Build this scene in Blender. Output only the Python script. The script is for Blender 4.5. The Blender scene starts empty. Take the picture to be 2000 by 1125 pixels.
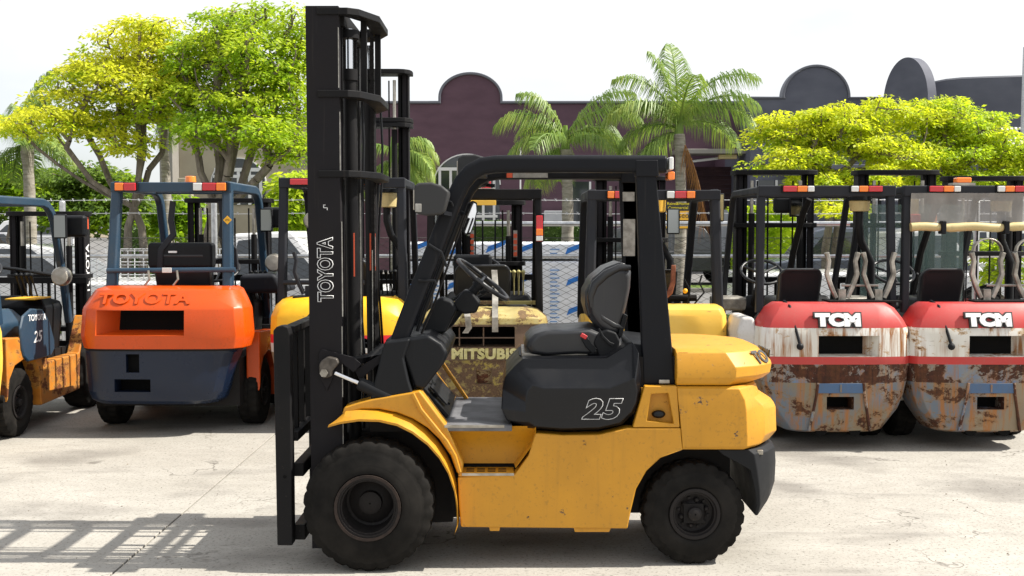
import bpy, math, random
from mathutils import Vector, Matrix, noise
random.seed(7)
PI = math.pi
R = math.radians
scene = bpy.context.scene
C = scene.collection

# ---------------------------------------------------------------- camera, sky, sun, exposure
F_PX, CAM_Z, PITCH = 2200.0, 1.706, math.atan(112.5 / 2200.0)
cam_d = bpy.data.cameras.new('camera')
cam_d.sensor_width = 36
cam_d.lens = 36 * F_PX / 2000
cam_d.clip_end = 2000
cam = bpy.data.objects.new('camera', cam_d)
C.objects.link(cam)
cam.location = (0, 0, CAM_Z)
cam.rotation_euler = (PI / 2 - PITCH, 0, 0)
scene.camera = cam

SUN_DIR = Vector((-0.86, 0.015, -1.0)).normalized()      # the way the light travels
sun_el = math.asin(-SUN_DIR.z)
sun_az = math.atan2(-SUN_DIR.x, -SUN_DIR.y)               # clockwise from +Y
world = bpy.data.worlds.new('World')
scene.world = world
world.use_nodes = True
nt = world.node_tree
for n in list(nt.nodes): nt.nodes.remove(n)
wo = nt.nodes.new('ShaderNodeOutputWorld')
bg_sky = nt.nodes.new('ShaderNodeBackground')
sky = nt.nodes.new('ShaderNodeTexSky')
sky.sky_type = 'NISHITA'
sky.sun_disc = False
sky.sun_elevation = sun_el
sky.sun_rotation = sun_az
sky.dust_density = 2.0
bg_sky.inputs['Strength'].default_value = 0.10
nt.links.new(sky.outputs[0], bg_sky.inputs['Color'])
bg_cl = nt.nodes.new('ShaderNodeBackground')
bg_cl.inputs['Color'].default_value = (0.97, 0.985, 1.0, 1)
bg_cl.inputs['Strength'].default_value = 0.60
tc = nt.nodes.new('ShaderNodeTexCoord')
mp = nt.nodes.new('ShaderNodeMapping')
mp.inputs['Scale'].default_value = (1.0, 1.0, 2.2)
nz = nt.nodes.new('ShaderNodeTexNoise')
nz.inputs['Scale'].default_value = 1.7
nz.inputs['Detail'].default_value = 6
cr = nt.nodes.new('ShaderNodeValToRGB')
cr.color_ramp.elements[0].position = 0.36
cr.color_ramp.elements[0].color = (0.30, 0.30, 0.30, 1)
cr.color_ramp.elements[1].position = 0.56
cr.color_ramp.elements[1].color = (1, 1, 1, 1)
mx = nt.nodes.new('ShaderNodeMixShader')
nt.links.new(tc.outputs['Generated'], mp.inputs[0])
nt.links.new(mp.outputs[0], nz.inputs['Vector'])
nt.links.new(nz.outputs[0], cr.inputs[0])
nt.links.new(cr.outputs[0], mx.inputs[0])
nt.links.new(bg_sky.outputs[0], mx.inputs[1])
nt.links.new(bg_cl.outputs[0], mx.inputs[2])
nt.links.new(mx.outputs[0], wo.inputs[0])

sun_d = bpy.data.lights.new('sun', 'SUN')
sun_d.energy = 4.7
sun_d.angle = R(0.55)
sun_d.color = (1.0, 0.95, 0.86)
sun = bpy.data.objects.new('sun', sun_d)
C.objects.link(sun)
sun.location = (20, 5, 30)
sun.rotation_euler = SUN_DIR.to_track_quat('-Z', 'Y').to_euler()

scene.view_settings.view_transform = 'Standard'
scene.view_settings.look = 'None'
scene.view_settings.gamma = 1
scene.view_settings.use_curve_mapping = False
scene.view_settings.exposure = 0.85
scene.cycles.max_bounces = 8
scene.cycles.transparent_max_bounces = 16

# ---------------------------------------------------------------- helpers
SP, CP = math.sin(PITCH), math.cos(PITCH)
def S(px, py, Y):
    """where the photograph's pixel lies on the vertical plane at depth Y: (x, z)"""
    u, v = (px - 1000) / F_PX, (562.5 - py) / F_PX
    t = Y / (CP + v * SP)
    return (u * t, CAM_Z + (-SP + v * CP) * t)
def PL(pts, Y): return [S(a, b, Y) for a, b in pts]

class MB:
    def __init__(s): s.v, s.f, s.m, s.mi = [], [], [], 0
    def add(s, vs, fs, mi=None):
        o = len(s.v); s.v += [tuple(p) for p in vs]
        for f in fs: s.f.append(tuple(i + o for i in f)); s.m.append(s.mi if mi is None else mi)
        return s
    def box(s, x0, x1, y0, y1, z0, z1, mi=None):
        return s.add([(x0,y0,z0),(x1,y0,z0),(x1,y1,z0),(x0,y1,z0),(x0,y0,z1),(x1,y0,z1),(x1,y1,z1),(x0,y1,z1)],
                     [(0,3,2,1),(4,5,6,7),(0,1,5,4),(1,2,6,5),(2,3,7,6),(3,0,4,7)], mi)
    def obox(s, c, size, M=None, mi=None):
        hx, hy, hz = size[0]/2, size[1]/2, size[2]/2
        vs = [Vector((a*hx, b*hy, d*hz)) for d in (-1,1) for a, b in ((-1,-1),(1,-1),(1,1),(-1,1))]
        if M is not None: vs = [M @ p for p in vs]
        vs = [p + Vector(c) for p in vs]
        return s.add(vs, [(0,3,2,1),(4,5,6,7),(0,1,5,4),(1,2,6,5),(2,3,7,6),(3,0,4,7)], mi)
    def bar(s, a, b, w, h, up=(0,0,1), mi=None):
        a, b = Vector(a), Vector(b); d = b - a; L = d.length; d.normalize()
        side = d.cross(Vector(up))
        if side.length < 1e-4: side = d.cross(Vector((0,1,0)))
        side.normalize(); u = side.cross(d)
        M = Matrix((side, d, u)).transposed()
        return s.obox((a+b)/2, (w, L, h), M, mi)
    def prism(s, pts, y0, y1, axis='y', mi=None):
        n = len(pts)
        def P(p, t): return {'y': (p[0], t, p[1]), 'x': (t, p[0], p[1]), 'z': (p[0], p[1], t)}[axis]
        area = sum(pts[i][0]*pts[(i+1)%n][1] - pts[(i+1)%n][0]*pts[i][1] for i in range(n))
        if area < 0: pts = pts[::-1]
        if axis == 'y': y0, y1 = max(y0,y1), min(y0,y1)
        else: y0, y1 = min(y0,y1), max(y0,y1)
        vs = [P(p, y0) for p in pts] + [P(p, y1) for p in pts]
        fs = [tuple(range(n))[::-1], tuple(range(n, 2*n))]
        for i in range(n):
            j = (i+1) % n; fs.append((i, j, j+n, i+n))
        return s.add(vs, fs, mi)
    def loft(s, rings, caps=True, closed=True, mi=None, mis=None):
        n = len(rings[0]); vs = [p for r in rings for p in r]; o = len(s.v)
        s.v += [tuple(p) for p in vs]
        for k in range(len(rings)-1):
            for i in range(n if closed else n-1):
                j = (i+1) % n
                s.f.append((o+k*n+i, o+k*n+j, o+(k+1)*n+j, o+(k+1)*n+i)); s.m.append(mis[k] if mis else (s.mi if mi is None else mi))
        if caps:
            s.f.append(tuple(o+i for i in range(n))[::-1]); s.m.append(mis[0] if mis else (s.mi if mi is None else mi))
            s.f.append(tuple(o+(len(rings)-1)*n+i for i in range(n))); s.m.append(mis[-1] if mis else (s.mi if mi is None else mi))
        return s
    def tube(s, path, r, n=8, closed=False, mi=None, caps=True):
        path = [Vector(p) for p in path]; m = len(path)
        rs = r if isinstance(r, (list, tuple)) else [r]*m
        rings = []; prev = None
        for i, p in enumerate(path):
            if closed: d = path[(i+1)%m] - path[i-1]
            else: d = path[min(i+1,m-1)] - path[max(i-1,0)]
            if d.length < 1e-9: d = Vector((0,0,1))
            d.normalize()
            if prev is None:
                a = Vector((0,0,1)) if abs(d.z) < .9 else Vector((0,1,0))
                u = d.cross(a).normalized()
            else:
                u = (prev - d*prev.dot(d))
                u = u.normalized() if u.length > 1e-6 else d.cross(Vector((0,0,1))).normalized()
            prev = u; w = d.cross(u)
            rings.append([p + (u*math.cos(t) + w*math.sin(t))*rs[i] for t in [2*PI*k/n for k in range(n)]])
        if closed: rings.append(rings[0]); return s.loft(rings, caps=False, mi=mi)
        return s.loft(rings, caps=caps, mi=mi)
    def sweep(s, path, w, h, mi=None, side=(0,1,0)):
        """rectangular bar along a path lying in a plane whose normal is `side`; w along side, h in the plane"""
        path = [Vector(p) for p in path]; sd = Vector(side).normalized(); rings = []
        m = len(path)
        for i, p in enumerate(path):
            d1 = (path[i]-path[i-1]).normalized() if i else None
            d2 = (path[i+1]-path[i]).normalized() if i < m-1 else None
            d = ((d1 or d2) + (d2 or d1)).normalized()
            k = 1.0
            if d1 and d2: k = 1/max(.5, d.dot(d1))
            u = sd.cross(d).normalized()
            ww, hh = (w[i] if isinstance(w, list) else w)/2, (h[i] if isinstance(h, list) else h)/2*k
            c = min(ww, hh)*.35
            rings.append([p+sd*ww+u*(hh-c), p+sd*(ww-c)+u*hh, p-sd*(ww-c)+u*hh, p-sd*ww+u*(hh-c),
                          p-sd*ww-u*(hh-c), p-sd*(ww-c)-u*hh, p+sd*(ww-c)-u*hh, p+sd*ww-u*(hh-c)])
        return s.loft(rings, mi=mi)
    def lathe(s, prof, c, axis='y', n=32, closed_prof=False, mi=None, mod=None, caps=True):
        """prof: list of (radius, offset along axis)"""
        c = Vector(c); rings = []
        for (r, a) in prof:
            ring = []
            for k in range(n):
                t = 2*PI*k/n; rr = r
                if mod: rr = mod(r, a, k)
                p, q = rr*math.cos(t), rr*math.sin(t)
                v = {'y': (p, a, q), 'x': (a, p, q), 'z': (p, q, a)}[axis]
                ring.append(c + Vector(v))
            rings.append(ring)
        if closed_prof: rings.append(rings[0])
        return s.loft(rings, caps=caps and not closed_prof, mi=mi)
    def sphere(s, c, r, n=10, m=6, mi=None, sc=(1,1,1)):
        c = Vector(c); rings = []
        for i in range(m+1):
            ph = -PI/2 + PI*i/m; ph = max(min(ph, PI/2-.02), -PI/2+.02)
            rings.append([c + Vector((r*sc[0]*math.cos(ph)*math.cos(2*PI*k/n), r*sc[1]*math.cos(ph)*math.sin(2*PI*k/n), r*sc[2]*math.sin(ph))) for k in range(n)])
        return s.loft(rings, mi=mi)
    def ribbon(s, path, w, th, side, mi=None): return s.sweep(path, w, th, mi, side)
    def frame(s, outer, inner, y0, y1, mi=None):
        n = len(outer); vs = []
        for y in (y0, y1):
            vs += [(p[0], y, p[1]) for p in outer] + [(p[0], y, p[1]) for p in inner]
        fs = []
        for i in range(n):
            j = (i+1) % n
            fs += [(i, j, n+j, n+i), (2*n+j, 2*n+i, 3*n+i, 3*n+j), (i, 2*n+i, 2*n+j, j), (n+j, 3*n+j, 3*n+i, n+i)]
        return s.add(vs, fs, mi)
    def mirror_y(s, yc):
        o = len(s.v); nv = len(s.v)
        s.v += [(p[0], 2*yc-p[1], p[2]) for p in s.v]
        s.f += [tuple(i+nv for i in f)[::-1] for f in s.f]; s.m += s.m
        return s
    def mesh(s, name, mats, org=(0,0,0), smooth=35, xf=None):
        me = bpy.data.meshes.new(name)
        vs = [(p[0]-org[0], p[1]-org[1], p[2]-org[2]) for p in s.v]
        if xf is not None: vs = [tuple(xf @ Vector(p)) for p in vs]
        me.from_pydata(vs, [], s.f)
        for m in (mats if isinstance(mats, (list, tuple)) else [mats]): me.materials.append(m)
        me.polygons.foreach_set('material_index', s.m)
        if smooth:
            me.polygons.foreach_set('use_smooth', [True]*len(s.f))
            me.validate(); 
            me.set_sharp_from_angle(angle=R(smooth))
        me.update()
        return me
    def build(s, name, mats, parent=None, bevel=0, smooth=35, seg=2, loc=None, rz=0, local=False, label=None, kind=None):
        org = (0,0,0)
        if parent is not None and not local: org = world_loc(parent)
        if loc is not None and parent is None: org = loc
        me = s.mesh(name, mats, org, smooth)
        o = bpy.data.objects.new(name, me); C.objects.link(o)
        if parent is not None: o.parent = parent
        elif loc is not None: o.location = loc; o.rotation_euler = (0,0,rz)
        if bevel:
            b = o.modifiers.new('bevel', 'BEVEL'); b.width = bevel; b.segments = seg; b.limit_method = 'ANGLE'; b.angle_limit = R(28)
            b.harden_normals = True; b.use_clamp_overlap = True
        if label: o['label'] = label
        if kind: o['kind'] = kind
        return o

def world_loc(o):
    p = Vector((0,0,0))
    while o is not None: p += o.location; o = o.parent
    return tuple(p)
def fixn(o):
    """make the normals of a mesh consistent"""
    import bmesh
    bm = bmesh.new(); bm.from_mesh(o.data); bmesh.ops.recalc_face_normals(bm, faces=bm.faces); bm.to_mesh(o.data); bm.free()
    return o
def thing(name, label, cat, loc=(0,0,0), rz=0, group=None):
    o = bpy.data.objects.new(name, None); C.objects.link(o); o.empty_display_size = .1
    o.location = loc; o.rotation_euler = (0,0,rz); o['label'] = label; o['category'] = cat
    if group: o['group'] = group
    return o
def part_empty(name, parent, loc=(0,0,0)):
    o = bpy.data.objects.new(name, None); C.objects.link(o); o.empty_display_size = .05; o.parent = parent
    o.location = loc
    return o
def tag(o, label, cat, group=None, kind=None):
    o['label'] = label
    if cat: o['category'] = cat
    if group: o['group'] = group
    if kind: o['kind'] = kind
    return o
def struct(o, label=None):
    o['kind'] = 'structure'
    if label: o['label'] = label
    return o
def copy_tree(o, parent=None):
    c = o.copy(); C.objects.link(c); c.parent = parent
    for ch in list(o.children): copy_tree(ch, c)
    return c
def text_mesh(name, body, size, mat, parent, M, extrude=.002, outline=0, bold=0, align='CENTER', shear=0, spacing=1.0, sx=1.0):
    cu = bpy.data.curves.new(name, 'FONT'); cu.body = body; cu.size = size; cu.align_x = align; cu.align_y = 'CENTER'
    cu.shear = shear; cu.space_character = spacing; cu.resolution_u = 3
    if outline: cu.fill_mode = 'NONE'; cu.bevel_depth = outline; cu.bevel_resolution = 0; cu.offset = bold
    else: cu.extrude = extrude; cu.offset = bold
    to = bpy.data.objects.new(name, cu); C.objects.link(to)
    bpy.context.view_layer.update()
    me = bpy.data.meshes.new_from_object(to.evaluated_get(bpy.context.evaluated_depsgraph_get()))
    bpy.data.objects.remove(to); bpy.data.curves.remove(cu)
    me.transform(Matrix.Diagonal((sx, 1, 1, 1))); me.transform(M)
    me.materials.clear(); me.materials.append(mat); me.name = name
    o = bpy.data.objects.new(name, me); C.objects.link(o); o.parent = parent
    return o
def frame_M(origin, xdir, ydir):
    x = Vector(xdir).normalized(); y = Vector(ydir).normalized(); z = x.cross(y).normalized()
    M = Matrix((x, y, z)).transposed().to_4x4(); M.translation = Vector(origin)
    return M

# ---------------------------------------------------------------- materials
def _new(name):
    m = bpy.data.materials.new(name); m.use_nodes = True
    t = m.node_tree; b = t.nodes['Principled BSDF']
    return m, t, b
def rgba(c): return (c[0], c[1], c[2], 1)
class NG:
    def __init__(s, t, vary=False): s.t = t; s.vary = vary; s.tc = t.nodes.new('ShaderNodeTexCoord')
    def n(s, kind, **kw):
        x = s.t.nodes.new(kind)
        for k, v in kw.items(): setattr(x, k, v)
        return x
    def link(s, a, b): s.t.links.new(a, b)
    def base(s):
        if getattr(s, '_b', None) is None:
            if not s.vary: s._b = s.tc.outputs['Object']
            else:
                oi = s.n('ShaderNodeObjectInfo'); va = s.n('ShaderNodeVectorMath'); va.operation = 'ADD'
                s.link(s.tc.outputs['Object'], va.inputs[0]); s.link(s.math('MULTIPLY', oi.outputs['Random'], 37.0), va.inputs[1]); s._b = va.outputs[0]
        return s._b
    def mapped(s, scale=(1,1,1), src='Object', loc=(0,0,0)):
        m = s.n('ShaderNodeMapping'); m.inputs['Scale'].default_value = scale; m.inputs['Location'].default_value = loc
        s.link(s.base(), m.inputs[0]); return m.outputs[0]
    def noise(s, scale, detail=5, rough=.55, vec=None, dist=0):
        x = s.n('ShaderNodeTexNoise'); x.inputs['Scale'].default_value = scale; x.inputs['Detail'].default_value = detail
        x.inputs['Roughness'].default_value = rough; x.inputs['Distortion'].default_value = dist
        s.link(vec if vec is not None else s.base(), x.inputs['Vector']); return x.outputs[0]
    def ramp(s, fac, stops, interp='LINEAR'):
        x = s.n('ShaderNodeValToRGB'); cr = x.color_ramp; cr.interpolation = interp
        while len(cr.elements) < len(stops): cr.elements.new(.5)
        for e, (p, c) in zip(cr.elements, stops):
            e.position = p; e.color = rgba(c) if isinstance(c, (tuple, list)) else (c, c, c, 1)
        s.link(fac, x.inputs[0]); return x.outputs[0]
    def mix(s, fac, a, b, blend='MIX'):
        x = s.n('ShaderNodeMix'); x.data_type = 'RGBA'; x.blend_type = blend
        for sock, v in ((x.inputs[0], fac), (x.inputs[6], a), (x.inputs[7], b)):
            if isinstance(v, (int, float)): sock.default_value = v
            elif isinstance(v, (tuple, list)): sock.default_value = rgba(v)
            else: s.link(v, sock)
        return x.outputs[2]
    def math(s, op, a, b=0.0, clamp=False):
        x = s.n('ShaderNodeMath'); x.operation = op; x.use_clamp = clamp
        for sock, v in ((x.inputs[0], a), (x.inputs[1], b)):
            if isinstance(v, (int, float)): sock.default_value = v
            else: s.link(v, sock)
        return x.outputs[0]
    def bump(s, h, strength=.3, dist=.01):
        x = s.n('ShaderNodeBump'); x.inputs['Strength'].default_value = strength; x.inputs['Distance'].default_value = dist
        s.link(h, x.inputs['Height']); return x.outputs[0]

def paint(name, col, rough=.4, dirt=(.10,.08,.06), dirt_amt=.35, chips=0.0, chip_col=(.08,.045,.03), spec=.5, metal=0, streak=.3, coat=0.0, scale=1.0):
    m, t, b = _new(name); g = NG(t, True)
    n1 = g.noise(3.1*scale, 7, .6)
    c = g.mix(g.ramp(n1, [(.35, 0), (.7, dirt_amt)]), col, [col[i]*.55 + dirt[i]*.45 for i in range(3)])
    st = g.noise(1.0, 5, .6, g.mapped((26*scale, 26*scale, 1.6*scale)))
    c = g.mix(g.ramp(st, [(.55, 0), (.78, streak)]), c, dirt)
    fine = g.noise(55*scale, 4, .6)
    c = g.mix(g.math('MULTIPLY', g.ramp(fine, [(.58, 0), (.70, 1)]), .30), c, dirt)
    if chips > 0:
        ch = g.noise(10*scale, 9, .74)
        mk = g.ramp(ch, [(.72-chips*.25, 0), (.735-chips*.25, 1)])
        c = g.mix(mk, c, chip_col)
        g.link(g.bump(g.math('MULTIPLY', mk, -1.0), .5, .003), b.inputs['Normal'])
    g.link(c, b.inputs['Base Color'])
    rr = g.ramp(n1, [(.3, max(0, rough-.08)), (.75, min(1, rough+.22))])
    g.link(rr, b.inputs['Roughness'])
    b.inputs['Metallic'].default_value = metal
    b.inputs['Specular IOR Level'].default_value = spec
    b.inputs['Coat Weight'].default_value = coat
    b.inputs['Coat Roughness'].default_value = .15
    return m
def plain(name, col, rough=.5, metal=0, spec=.5, emis=None, alpha=1, trans=0, coat=0):
    m, t, b = _new(name)
    b.inputs['Base Color'].default_value = rgba(col); b.inputs['Roughness'].default_value = rough; b.inputs['Metallic'].default_value = metal
    b.inputs['Specular IOR Level'].default_value = spec; b.inputs['Transmission Weight'].default_value = trans
    b.inputs['Alpha'].default_value = alpha; b.inputs['Coat Weight'].default_value = coat
    return m
def varied(name, c1, c2, scale=6, rough=.7, spec=.3, bump=0, metal=0, detail=6, stretch=(1,1,1), lo=.35, hi=.65):
    m, t, b = _new(name); g = NG(t)
    n = g.noise(scale, detail, .6, g.mapped(stretch))
    g.link(g.ramp(n, [(lo, c1), (hi, c2)]), b.inputs['Base Color'])
    b.inputs['Roughness'].default_value = rough; b.inputs['Specular IOR Level'].default_value = spec; b.inputs['Metallic'].default_value = metal
    if bump: g.link(g.bump(n, bump, .01), b.inputs['Normal'])
    return m
def rusty(name, cols, thr, rust=((.10,.035,.018),(.16,.065,.03),(.05,.022,.015)), scale=5.0, streaks=0.0, rough=.7, primer=(.36,.30,.20)):
    """peeling paint: base paint colours, exposed primer along the edges, brown rust inside"""
    m, t, b = _new(name); g = NG(t, True)
    pn = g.noise(2.2, 4, .5, g.mapped((1,1,1), loc=(3,1,7)))
    base = g.ramp(pn, [(.38, cols[0]), (.5, cols[1]), (.62, cols[-1])])
    v = g.mapped((1.0, 1.0, 1.25))
    n = g.noise(scale, 12, .74, v, .25)
    n2 = g.noise(scale*6, 6, .7)
    rc = g.ramp(n2, [(.3, rust[2]), (.5, rust[0]), (.7, rust[1])])
    mk = g.ramp(n, [(thr, 0), (thr+.012, 1)])
    mp_ = g.ramp(n, [(thr-.045, 0), (thr-.035, 1)])
    c = g.mix(g.math('MULTIPLY', mp_, .75), base, primer)
    c = g.mix(mk, c, rc)
    if streaks:
        st = g.noise(1.0, 6, .65, g.mapped((22, 22, 1.2)))
        low = g.noise(1.7, 3, .5)
        k = g.math('MULTIPLY', g.math('MULTIPLY', g.ramp(st, [(.47, 0), (.60, streaks)]), g.math('SUBTRACT', 1.0, g.math('MULTIPLY', mk, .8))), g.ramp(low, [(.40, 0), (.54, 1)]))
        c = g.mix(k, c, (.30, .12, .03))
    sc = g.noise(1.0, 6, .6, g.mapped((9, 9, 60)))
    c = g.mix(g.ramp(sc, [(.66, 0), (.70, .8)]), c, (.10, .06, .04))
    g.link(c, b.inputs['Base Color'])
    g.link(g.ramp(n, [(thr-.02, .45), (thr+.01, .88)]), b.inputs['Roughness'])
    g.link(g.bump(g.math('ADD', g.math('MULTIPLY', mk, -.6), g.math('MULTIPLY', n2, .35)), .55, .004), b.inputs['Normal'])
    b.inputs['Specular IOR Level'].default_value = .35
    return m
def leafmat(name, cols, trans=.45, clump=.5, rough=.5):
    m, t, b = _new(name); g = NG(t)
    t.nodes.remove(b)
    geo = g.n('ShaderNodeNewGeometry')
    big = g.noise(clump, 4, .6)
    f = g.math('ADD', g.math('MULTIPLY', geo.outputs['Random Per Island'], .45), g.math('MULTIPLY', g.ramp(big, [(.35, 0), (.65, 1)]), .55))
    k = len(cols); col = g.ramp(f, [(i/(k-1), c) for i, c in enumerate(cols)])
    d = g.n('ShaderNodeBsdfPrincipled'); d.inputs['Roughness'].default_value = rough; d.inputs['Specular IOR Level'].default_value = .25
    tr = g.n('ShaderNodeBsdfTranslucent'); ms = g.n('ShaderNodeMixShader'); ms.inputs[0].default_value = trans
    g.link(col, d.inputs['Base Color'])
    g.link(g.mix(.6, col, (1.0, 1.0, .35), 'MULTIPLY'), tr.inputs['Color'])
    g.link(d.outputs[0], ms.inputs[1]); g.link(tr.outputs[0], ms.inputs[2])
    g.link(ms.outputs[0], t.nodes['Material Output'].inputs[0])
    return m
def blackpaint(name, col=(.006,.006,.007), rough=.55, dust=.2):
    m, t, b = _new(name); g = NG(t, True)
    n1 = g.noise(4, 7, .62); st = g.noise(1.0, 5, .6, g.mapped((40, 40, 1.4)))
    c = g.mix(g.ramp(n1, [(.4, 0), (.75, dust)]), col, (.04, .035, .03))
    c = g.mix(g.ramp(st, [(.62, 0), (.76, dust*1.3)]), c, (.07, .06, .05))
    fine = g.noise(80, 3, .6)
    c = g.mix(g.ramp(fine, [(.68, 0), (.74, dust)]), c, (.13, .11, .10))
    g.link(c, b.inputs['Base Color']); g.link(g.ramp(n1, [(.3, rough-.08), (.7, rough+.2)]), b.inputs['Roughness'])
    b.inputs['Specular IOR Level'].default_value = .16
    return m

M = {}
M['yellow'] = paint('worn_yellow_paint', (.57,.265,.010), .44, (.13,.07,.02), .44, 0.34, (.06,.035,.02), streak=.22)
M['yellow_plate'] = paint('yellow_plate_paint', (.55,.255,.010), .44, (.13,.07,.02), .48, 0.30, (.06,.035,.02), streak=.22)
M['orange'] = paint('glossy_orange_paint', (.58,.068,.003), .28, (.22,.05,.01), .35, 0, spec=.35, streak=.12, coat=.2)
M['orange_dk'] = paint('orange_recess_paint', (.60,.075,.004), .4, (.25,.06,.02), .3, 0, streak=.1)
M['navy'] = paint('glossy_navy_paint', (.005,.012,.032), .26, (.03,.03,.03), .3, 0, spec=.3, streak=.1, coat=.15)
M['teal_navy'] = paint('blue_grey_guard_paint', (.013,.040,.075), .36, (.08,.08,.07), .3, 0, streak=.15)
M['side_orange'] = rusty('chipped_orange_paint', [(.56,.21,.02),(.44,.15,.02),(.60,.24,.03)], .555, rust=((.16,.05,.015),(.25,.09,.02),(.07,.03,.015)), scale=4, primer=(.40,.20,.05))
M['sunyellow'] = rusty('chipped_bright_yellow_paint', [(.78,.43,.015),(.74,.40,.012),(.80,.47,.02)], .66, rust=((.05,.03,.02),(.09,.05,.02),(.03,.02,.015)), scale=7, primer=(.5,.3,.05))
M['lightyellow'] = rusty('light_yellow_paint', [(.76,.46,.07),(.74,.44,.06),(.78,.49,.09)], .69, rust=((.12,.06,.02),(.2,.1,.03),(.05,.03,.02)), scale=6, primer=(.6,.4,.1))
M['red_stripe'] = paint('red_stripe_paint', (.65,.02,.03), .4, dirt_amt=.2)
M['white_band'] = paint('dirty_white_paint', (.62,.60,.57), .5, (.25,.2,.16), .5)
M['tcm_red'] = paint('faded_red_paint', (.48,.028,.026), .42, (.30,.12,.10), .6, 0.05, (.12,.03,.02), streak=.15)
M['tcm_white'] = rusty('rust_streaked_white_paint', [(.70,.68,.62),(.66,.63,.56),(.72,.70,.66)], .61, scale=5.5, streaks=1.0, primer=(.45,.28,.12))
M['tcm_blue'] = rusty('peeling_blue_paint', [(.11,.19,.31),(.22,.21,.19),(.10,.16,.28)], .475, rust=((.050,.018,.011),(.10,.034,.016),(.026,.012,.008)), scale=4.6, streaks=.7, primer=(.22,.17,.12))
M['tcm_low'] = rusty('peeling_grey_paint', [(.20,.165,.11),(.12,.15,.19),(.23,.18,.12)], .565, rust=((.060,.024,.013),(.12,.045,.018),(.030,.014,.010)), scale=4.6, streaks=.9, primer=(.20,.13,.07))
M['brownyellow'] = rusty('rusted_yellow_paint', [(.30,.23,.045),(.20,.15,.05),(.34,.27,.06)], .47, rust=((.10,.06,.035),(.14,.08,.045),(.05,.03,.02)), scale=13, primer=(.15,.10,.05))
M['creamyellow'] = rusty('sunbleached_yellow_paint', [(.36,.30,.10),(.27,.21,.08),(.44,.37,.16)], .53, rust=((.16,.10,.05),(.22,.13,.05),(.08,.05,.03)), scale=6, primer=(.4,.3,.1))
M['brown'] = rusty('brown_rust_paint', [(.12,.075,.05),(.10,.065,.045),(.14,.09,.06)], .58, rust=((.07,.04,.025),(.05,.03,.02),(.04,.03,.02)), scale=6, primer=(.2,.14,.08))
M['chip_low'] = rusty('chipped_grey_yellow_paint', [(.30,.16,.06),(.2,.15,.11),(.36,.2,.08)], .52, scale=7, primer=(.32,.24,.12))
M['black'] = blackpaint('black_mast_paint')
M['mastface'] = blackpaint('mast_side_paint', (.011,.010,.012), .6, .16)
M['guard'] = blackpaint('black_guard_paint', (.004,.005,.008), .45, .10)
M['guard_grey'] = blackpaint('dark_grey_guard_paint', (.022,.024,.030), .5, .25)
M['plastic'] = blackpaint('charcoal_plastic', (.008,.009,.011), .48, .09)
M['plastic_gloss'] = blackpaint('black_hood_plastic', (.0025,.003,.005), .34, .07)
M['vinyl'] = blackpaint('black_vinyl', (.017,.018,.021), .34, .07)
M['vinyl'].node_tree.nodes['Principled BSDF'].inputs['Specular IOR Level'].default_value = .5
M['rubber'] = varied('tyre_rubber', (.006,.0055,.005), (.016,.0145,.013), 9, .82, .25, .25)
M['rubber_face'] = varied('dusty_tyre_sidewall', (.007,.0065,.006), (.020,.018,.016), 5, .75, .25, .12)
for _k in ('rubber', 'rubber_face'): M[_k].node_tree.nodes['Principled BSDF'].inputs['Specular IOR Level'].default_value = .12
M['rim'] = blackpaint('black_wheel_rim', (.016,.014,.014), .5, .25)
M['rimrust'] = varied('rusty_rim_edge', (.014,.010,.009), (.040,.026,.020), 14, .7, .3)
M['chrome'] = plain('chrome_rod', (.75,.75,.76), .12, 1)
for _k, _s in (('guard', .2), ('plastic', .2), ('plastic_gloss', .36)): M[_k].node_tree.nodes['Principled BSDF'].inputs['Specular IOR Level'].default_value = _s
M['mirror_dim'] = plain('dim_mirror_glass', (.30,.31,.30), .06, 1)
M['steel'] = varied('worn_steel', (.28,.26,.22), (.50,.47,.42), 14, .42, .5, 0, .9)
M['bracket'] = varied('dusty_metal_bracket', (.20,.185,.16), (.52,.49,.43), 9, .42, .5, .1, .55)
M['rustpipe'] = varied('rusty_bracket', (.12,.04,.025), (.30,.11,.06), 12, .75, .3, .3)
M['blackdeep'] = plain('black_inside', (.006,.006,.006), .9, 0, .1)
M['darkmetal'] = blackpaint('dark_underbody', (.012,.011,.011), .7, .15)
M['red_lens'] = plain('red_lens', (.55,.012,.02), .18, 0, .6, coat=.6)
M['amber_lens'] = plain('amber_lens', (.95,.22,.01), .2, 0, .6, coat=.6)
M['clear_lens'] = plain('clear_lens', (.72,.72,.70), .15, 0, .6, coat=.6)
M['mirror'] = plain('mirror_glass', (.85,.85,.85), .03, 1)
M['white_print'] = varied('faded_white_print', (.42,.42,.42), (.66,.66,.66), 30, .6, .3)
M['white_letter'] = plain('white_letters', (.78,.78,.78), .5)
M['black_print'] = plain('black_print', (.03,.028,.025), .5)
M['yellow_letter'] = varied('aged_yellow_letters', (.38,.34,.12), (.55,.50,.26), 20, .6, .3)
M['label_grey'] = varied('grey_label', (.22,.21,.19), (.38,.37,.34), 30, .6, .3)
M['label_red'] = plain('red_label', (.65,.09,.03), .5)
M['label_yellow'] = plain('yellow_label', (.8,.42,.02), .5)
M['cream'] = paint('cream_canister', (.60,.48,.22), .4, dirt_amt=.4)
M['lamp_glass'] = varied('lamp_glass', (.34,.31,.26), (.50,.46,.40), 12, .2, .6)
M['galv'] = varied('galvanised_steel', (.42,.43,.44), (.60,.61,.62), 20, .4, .5, 0, .8)
M['wire'] = varied('dull_wire', (.045,.045,.042), (.09,.088,.085), 20, .7, .3, 0, .2)
M['floor_mat'] = varied('worn_floor_mat', (.03,.03,.035), (.16,.16,.17), 5, .55, .4, .1)
M['plastic_sheet'] = None
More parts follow.
